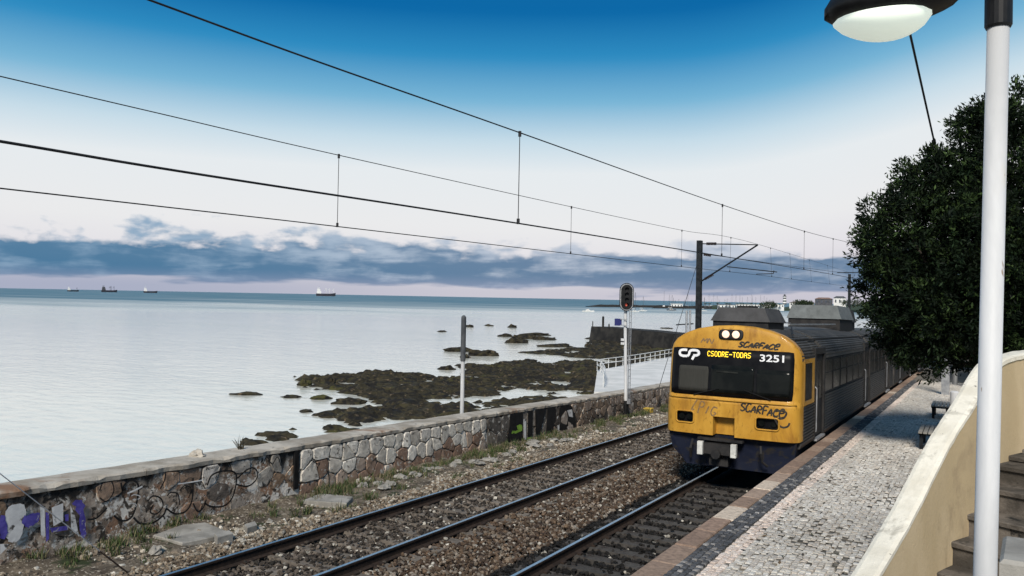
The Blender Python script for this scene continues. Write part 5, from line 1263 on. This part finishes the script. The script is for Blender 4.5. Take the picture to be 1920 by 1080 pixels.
dirp = (pr_-np.array([pe[0], pe[1], ptz])); dirp[2] = 0; Lp = np.linalg.norm(dirp); dirp /= Lp; nrm = np.array([-dirp[1], dirp[0], 0]); Lp += 25
mb = MB(); n = 14
for q in range(n+1):
    c = np.array([pe[0], pe[1], 0])+dirp*Lp*q/n
    for (o_, z) in ((-.6, SEA-1), (0, ptz-.15), (0, ptz), (5, ptz), (5.6, SEA-1)): mb.v.append((c[0]+nrm[0]*o_, c[1]+nrm[1]*o_, z+.12*mnoise.noise(Vector((q*1.3, o_, z)))*(z > SEA)))
for q in range(n):
    for k_ in range(4): a = q*5+k_; mb.f.append((a, a+1, a+6, a+5)); mb.mi.append(0)
mb.f.append((0, 1, 2, 3, 4)); mb.mi.append(0)
lobj(pier, 'mole', mb, 'pier_stone')
for (x, y0, y1, r, lab) in ((1131, 593, 613, .22, 'short dark post standing on the pier'), (1111.5, 602, 612, .10, 'thin marker post at the tip of the pier'), (1142, 607, 614, .14, 'stubby bollard on the pier beside the dark post')):
    c = np.array([pe[0], pe[1], 0])+dirp*((x-1108)/167*(Lp-25))+nrm*1.0; a = at_y(x, y0, c[1]); o = obj('bollard', MB().lathe([(r*1.2, 0), (r, .1), (r, a[2]-ptz-.15), (r*.7, a[2]-ptz-.1), (r*.7, a[2]-ptz)], (0, 0, 0), 10), 'pier_stone', label=lab, cat='post'); o.location = (a[0], a[1], ptz)
tp = at_y(1287, 620, 100.0); root = empty('twin_posts', tuple(tp), label='pair of grey posts with a cross bracket seen left of the mast', cat='post')
for (x, y0) in ((1287.5, 582), (1294, 581)): a = at_y(x, y0, 100); lobj(root, 'post', MB().tube([(a[0], 100, SEA), (a[0], 100, a[2])], .15, 8), 'galv')
a, c = at_y(1268, 609, 100), at_y(1300, 607, 100); lobj(root, 'bracket', MB().beam(tuple(a), tuple(c), .2, .16), 'mast_grey')

# ------------------------------------------------------------------ bay, marina and ships
def breakwater(px0, px1, y, hpx, label, name='breakwater'):
    a, c = at_z(px0, y, SEA), at_z(px1, y+ (px1-px0)*.012, SEA); d = c-a; L = np.linalg.norm(d); d /= L; nn = np.array([-d[1], d[0], 0]); dep = (a-CAM)@fw; H = hpx/FPX*dep; mb = MB(); n = 40
    for q in range(n+1):
        t = q/n; taper = min(1, t*n/3+.15)
        p = a+d*L*t
        for (o_, z) in ((-H*1.2, -.5), (-H*.3, H*taper*(.9+.2*rnd.random())), (H, H*taper*(.9+.2*rnd.random())), (H*2.2, -.5)): mb.v.append((p[0]+nn[0]*o_, p[1]+nn[1]*o_, SEA+z))
    for q in range(n):
        for k_ in range(3): b_ = q*4+k_; mb.f.append((b_, b_+1, b_+5, b_+4)); mb.mi.append(0)
    obj(name, mb, 'pier_stone', label=label, cat='breakwater')
breakwater(1101, 1420, 575.2, 4.5, 'long low outer breakwater of dark rock reaching left into the bay')
breakwater(1226, 1500, 578.0, 4.0, 'nearer dark breakwater in front of the marina masts')
def boat_mesh(root, L, Bm, F, mast, hull, cabin=True, rig=True):
    mb = MB(); st = np.linspace(-.5, .5, 9)
    for u in st:
        w = Bm/2*(1-max(0, u*2)**2.2*.95)*(1 if u > -.45 else .8); sh = F*(1+.25*max(0, u*2)**2)
        mb.v += [(u*L, -w, sh), (u*L, -w*.7, -.1), (u*L, 0, -.3), (u*L, w*.7, -.1), (u*L, w, sh)]
    for q in range(8):
        for k_ in range(4): a = q*5+k_; mb.f.append((a, a+5, a+6, a+1)); mb.mi.append(0)
        a = q*5; mb.f.append((a, a+4, a+9, a+5)); mb.mi.append(0)
    mb.f.append((0, 1, 2, 3, 4)); mb.mi.append(0); obj('hull', mb, hull, root)
    if cabin:
        cb_ = MB(); cb_.extr([(-.22*L, F), (.18*L, F), (.10*L, F+L*.075), (-.20*L, F+L*.085)], lambda u, v, t: (u, t, v), -Bm*.3, Bm*.3); c_ = obj('cabin', cb_, 'far_white', root); obj('cabin_window', MB().box((-.15*L, -Bm*.31, F+L*.03), (.08*L, Bm*.31, F+L*.055)), 'far_window', c_)
    if rig:
        obj('mast', MB().tube([(.05*L, 0, F), (.05*L, 0, mast)], [.16, .10], 5), 'far_dark', root); obj('boom', MB().tube([(.05*L, 0, F+1.6), (-.38*L, 0, F+1.7)], .14, 5), 'far_white', root)
        obj('stay', MB().tube([(.48*L, 0, F), (.05*L, 0, mast)], .035, 3).tube([(-.48*L, 0, F), (.05*L, 0, mast)], .035, 3), 'far_dark', root)
for (x, y, wpx, top, hull, rig, lab) in ((1103, 584.5, 22, 0, 'far_white', False, 'white motor yacht moored left of the signal head'), (1190, 585, 17, 548, 'far_white', True, 'white sailing boat moored just right of the signal head'), (1205, 583.5, 16, 556, 'far_white', True, 'sailing boat with dark cover, second right of the signal head'), (1259, 582, 18, 553, 'far_dark', True, 'dark-hulled sailing boat moored before the marina left of the mast'), (1320, 583, 10, 558, 'far_white', True, 'small sailing boat just right of the dark mast')):
    p = at_z(x, y, SEA); dep = (p-CAM)@fw; L = wpx/FPX*dep; mast_h = (y-top)/FPX*dep if rig else 0; root = empty('sailing_boat' if rig else 'motor_yacht', (p[0], p[1], SEA), (0, 0, YAW+rnd.uniform(-.3, .3)), label=lab, cat='boat'); boat_mesh(root, L, L*.3, L*.10, mast_h, hull, True, rig)
    if not rig: obj('flybridge', MB().box((-.1*L, -L*.07, L*.16), (.06*L, L*.07, L*.22)), 'far_white', root)
proto = None
for q in range(30):
    x = 1247+q*6.9+rnd.uniform(-2.5, 2.5); y = 577.5+rnd.uniform(-.8, .3); p = at_z(x, y, SEA); dep = (p-CAM)@fw; L = 12.0
    if proto is None:
        proto = empty('sailing_boat', (0, 0, SEA), label='moored marina sailing boat, bare mast above the breakwater', cat='boat', group='sailing boats in the marina'); boat_mesh(proto, L, 3.6, 1.2, 15, 'far_white'); o = proto
    else: o = copy_tree(proto)
    k_ = (rnd.uniform(14, 27) if q else 32)/FPX*dep/15; o.location = (p[0], p[1], SEA); o.rotation_euler = (R_(rnd.uniform(-1, 1)), 0, rnd.uniform(0, 6)); o.scale = (1, 1, k_)
# land behind the marina
ld = [(1330, 575), (1420, 574.5), (1500, 574), (1620, 574), (1760, 572)]; mb = MB(); n = 60; base = []
for q in range(n+1):
    x = 1335+(1800-1335)*q/n; p = at_z(x, 577.0, SEA)*1.0; d = ray(x, 577.0); d = d/np.linalg.norm(d[:2]); hh = 2.5+10*max(0, (q/n-.28))**1.0+1.2*mnoise.noise(Vector((q*.6, 0, 0)))
    for (k_, z) in ((0, -1), (12, 2.2), (60, hh), (200, hh*1.3), (300, -2)): mb.v.append((CAM[0]+d[0]*(905+k_), d[1]*(905+k_), SEA+z))
for q in range(n):
    for k_ in range(4): a = q*5+k_; mb.f.append((a, a+5, a+6, a+1)); mb.mi.append(0)
obj('headland', mb, 'far_green', kind='structure')
def far_pt(x, y, D): d = ray(x, y); d = d/np.linalg.norm(d[:2]); return CAM+d*D
def house(px0, px1, ytop, ybot, D, label, wallm, roofm, nwin, hip=True, nrow=1):
    a, c = far_pt(px0, ybot, D), far_pt(px1, ybot, D); Wd = np.linalg.norm(c-a); t = far_pt((px0+px1)/2, ytop, D); H = t[2]-a[2]; ce = (a+c)/2; root = empty('far_house', tuple(ce), (0, 0, math.atan2((c-a)[1], (c-a)[0])), label=label, cat='building')
    rh = H*.22 if hip else H*.06; obj('wall', MB().box((-Wd/2, 0, -4), (Wd/2, Wd*.5, H-rh)), wallm, root)
    mb = MB(); e = .6
    if hip: mb.poly([(-Wd/2-e, -e, H-rh), (Wd/2+e, -e, H-rh), (Wd/2+e, Wd*.5+e, H-rh), (-Wd/2-e, Wd*.5+e, H-rh), (-Wd/2+Wd*.2, Wd*.25, H), (Wd/2-Wd*.2, Wd*.25, H)], [(0, 1, 5, 4), (1, 2, 5), (2, 3, 4, 5), (3, 0, 4), (3, 2, 1, 0)])
    else: mb.box((-Wd/2-e, -e, H-rh), (Wd/2+e, Wd*.5+e, H))
    obj('roof', mb, roofm, root)
    for r in range(nrow):
        for q in range(nwin):
            cx = -Wd/2+Wd*(q+.5)/nwin; hz0 = (H-rh)*(r+.3)/nrow; w = obj('window', MB().box((cx-Wd*.18/nwin, -.15, hz0), (cx+Wd*.18/nwin, .02, hz0+(H-rh)*.45/nrow)), 'far_window', root)
house(1563, 1586, 555.5, 571, 930, 'white far house with hipped roof near the second mast', 'far_white', 'far_dark', 3)
house(1528, 1561, 558, 571, 925, 'long dark-roofed far house left of the white one', 'far_dark', 'far_roof', 4)
house(1380, 1425, 571, 577, 905, 'long low white marina building behind the palms, left part', 'far_white', 'far_white', 8, False)
house(1428, 1470, 570.5, 577, 905, 'long low white marina building behind the palms, right part', 'far_white', 'far_white', 8, False)
house(1258, 1280, 569.5, 577, 930, 'pale blocky building among the masts left of the dark mast', 'far_white', 'far_white', 4, False)
house(1345, 1378, 571.5, 578, 905, 'small white marina building at the left end of the row', 'far_white', 'far_roof', 5, False)
house(1480, 1526, 566, 574, 930, 'low far building behind the second roof unit', 'far_white', 'far_roof', 6)
lp = far_pt(1471, 571, 915); hgt = far_pt(1471, 555.5, 915)[2]-lp[2]; lh = empty('lighthouse', tuple(lp), label='distant lighthouse with dark and white bands above the train roof', cat='lighthouse')
for q in range(6): obj('band', MB().lathe([(2.1-.08*q, hgt*q/6), (2.1-.08*(q+1), hgt*(q+1)/6)], (0, 0, 0), 12), 'far_white' if q % 2 else 'far_dark', lh)
obj('lantern_room', MB().lathe([(2.3, hgt), (2.3, hgt+.3), (1.1, hgt+.3), (1.1, hgt+1.6), (.2, hgt+2.4)], (0, 0, 0), 10), 'far_dark', lh)
proto = None
for (x, y) in ((1323, 568), (1330, 568.5), (1345, 567.5), (1362, 568), (1368, 568.5), (1382, 569), (1389, 568), (1394, 568.5), (1400, 569), (1408, 568), (1417, 568.5), (1426, 569), (1455, 568), (1462, 570), (1493, 562)):
    base_ = far_pt(x, 577, 900); tz = far_pt(x, y, 900)[2]-base_[2]
    if proto is None:
        proto = empty('palm_tree', (0, 0, 0), label='small far palm in the row along the marina shore', cat='palm', group='palms along the marina'); o = proto
        obj('trunk', MB().tube([(0, 0, 0), (.2, 0, 2.5), (.1, 0, 4.6)], [.32, .24, .20], 5), 'far_dark', proto)
        mb = MB()
        for k_ in range(11):
            t = 2*math.pi*k_/11; d = np.array([math.cos(t), math.sin(t), 0]); s_ = np.array([-math.sin(t), math.cos(t), 0])*.35; c0 = np.array([.1, 0, 4.6]); pts = [c0, c0+d*.8+np.array([0, 0, .7]), c0+d*1.6+np.array([0, 0, .4]), c0+d*2.0+np.array([0, 0, -.6])]
            mb.poly([tuple(p+s_*w) for p, w in zip(pts, (.3, 1, .8, .1))]+[tuple(p-s_*w) for p, w in zip(pts, (.3, 1, .8, .1))], [(0, 1, 5, 4), (1, 2, 6, 5), (2, 3, 7, 6)])
        obj('crown', mb, 'far_green', proto)
    else: o = copy_tree(proto)
    o.location = tuple(base_); o.scale = (1.1, 1.1, max(.5, tz/5.3)); o.rotation_euler[2] = rnd.uniform(0, 6)
for (x, y, w, hp) in ((1440, 570, 26, 7), (1500, 567, 24, 6), (1513, 568, 20, 6), (1600, 566, 40, 8)):
    P, F, T = foliage([(0, 0, 0, w/FPX*900/2, 6, hp/FPX*900/2)], 160, 8, 1.6, int(x), [(.03, .045, .025), (.045, .06, .03)]); root = empty('far_tree', tuple(far_pt(x, y+hp*.3, 903)), label={1440: 'dark bushy tree clump beside the low marina buildings', 1500: 'dark far tree left of the long-roofed house', 1513: 'dark far tree touching the long-roofed house', 1600: 'dark far trees right of the second mast'}[x], cat='tree')
    obj('crown', np_mesh('crown', P, F, 'leaf', T), None, root); obj('trunk', MB().tube([(0, 0, -5), (0, 0, 0)], .4, 6), 'bark', root)
# ships at anchor near the horizon
def ship(x, y, wpx, label, style):
    D = 3600; p = far_pt(x, y, D); dep = (p-CAM)@fw; L = wpx/FPX*dep; ang = math.atan2(ray(x, y)[1], ray(x, y)[0])-math.pi/2+rnd.uniform(-.2, .2); root = empty('cargo_ship', (p[0], p[1], SEA), (0, 0, ang), label=label, cat='ship', group='ships at anchor'); root.scale = (1, 1, 1.75); F_ = L*.075
    mb = MB()
    for u in np.linspace(-.5, .5, 9):
        w = L*.08*(1-max(0, u*2)**3*.9); sh = F_*(1+.35*max(0, u*2)**3); mb.v += [(u*L, -w, sh), (u*L*.97, -w*.9, -.5), (u*L*.97, w*.9, -.5), (u*L, w, sh)]
    for q in range(8):
        for k_ in range(3): a = q*4+k_; mb.f.append((a, a+4, a+5, a+1)); mb.mi.append(0)
        mb.f.append((q*4, q*4+3, q*4+7, q*4+4)); mb.mi.append(0)
    mb.f.append((0, 1, 2, 3)); mb.mi.append(0); obj('hull', mb, 'ship_hull', root)
    wm = 'far_dark' if style == 2 else 'far_white'
    mb = MB(); mb.box((-.46*L, -L*.06, F_), (-.24*L, L*.06, F_+L*.07)); mb.box((-.44*L, -L*.06, F_+L*.07), (-.28*L, L*.06, F_+L*.13)); br_ = obj('bridge_house', mb, wm, root)
    obj('bridge_window', MB().box((-.285*L, -L*.05, F_+L*.10), (-.275*L, L*.05, F_+L*.12)), 'far_window', br_)
    obj('funnel', MB().lathe([(L*.02, 0), (L*.018, L*.06)], (-.40*L, 0, F_+L*.13), 8), wm, root); obj('radar_mast', MB().tube([(-.33*L, 0, F_+L*.12), (-.33*L, 0, F_+L*(.25 if style == 3 else .20))], L*.008, 5), wm, root)
    for u in {1: (.35,), 2: (.05, .12, .30), 3: (), 4: (.02, .18, .40)}[style]: obj('crane', MB().tube([(u*L, 0, F_), (u*L, 0, F_+L*.16)], L*.010, 5).tube([(u*L, 0, F_+L*.15), (u*L-L*.09, 0, F_+L*.09)], L*.006, 4), 'ship_hull' if style != 4 else 'far_white', root)
ship(137, 545, 19, 'leftmost anchored ship, dark hull and white bridge', 1); ship(205, 545.5, 27, 'dark-coloured anchored ship with several masts, second from left', 2)
ship(282, 548.5, 24, 'low dark anchored ship with tall white mast, third from left', 3); ship(611, 552.5, 36, 'largest anchored ship with white bridge and cranes, nearest the centre', 4)
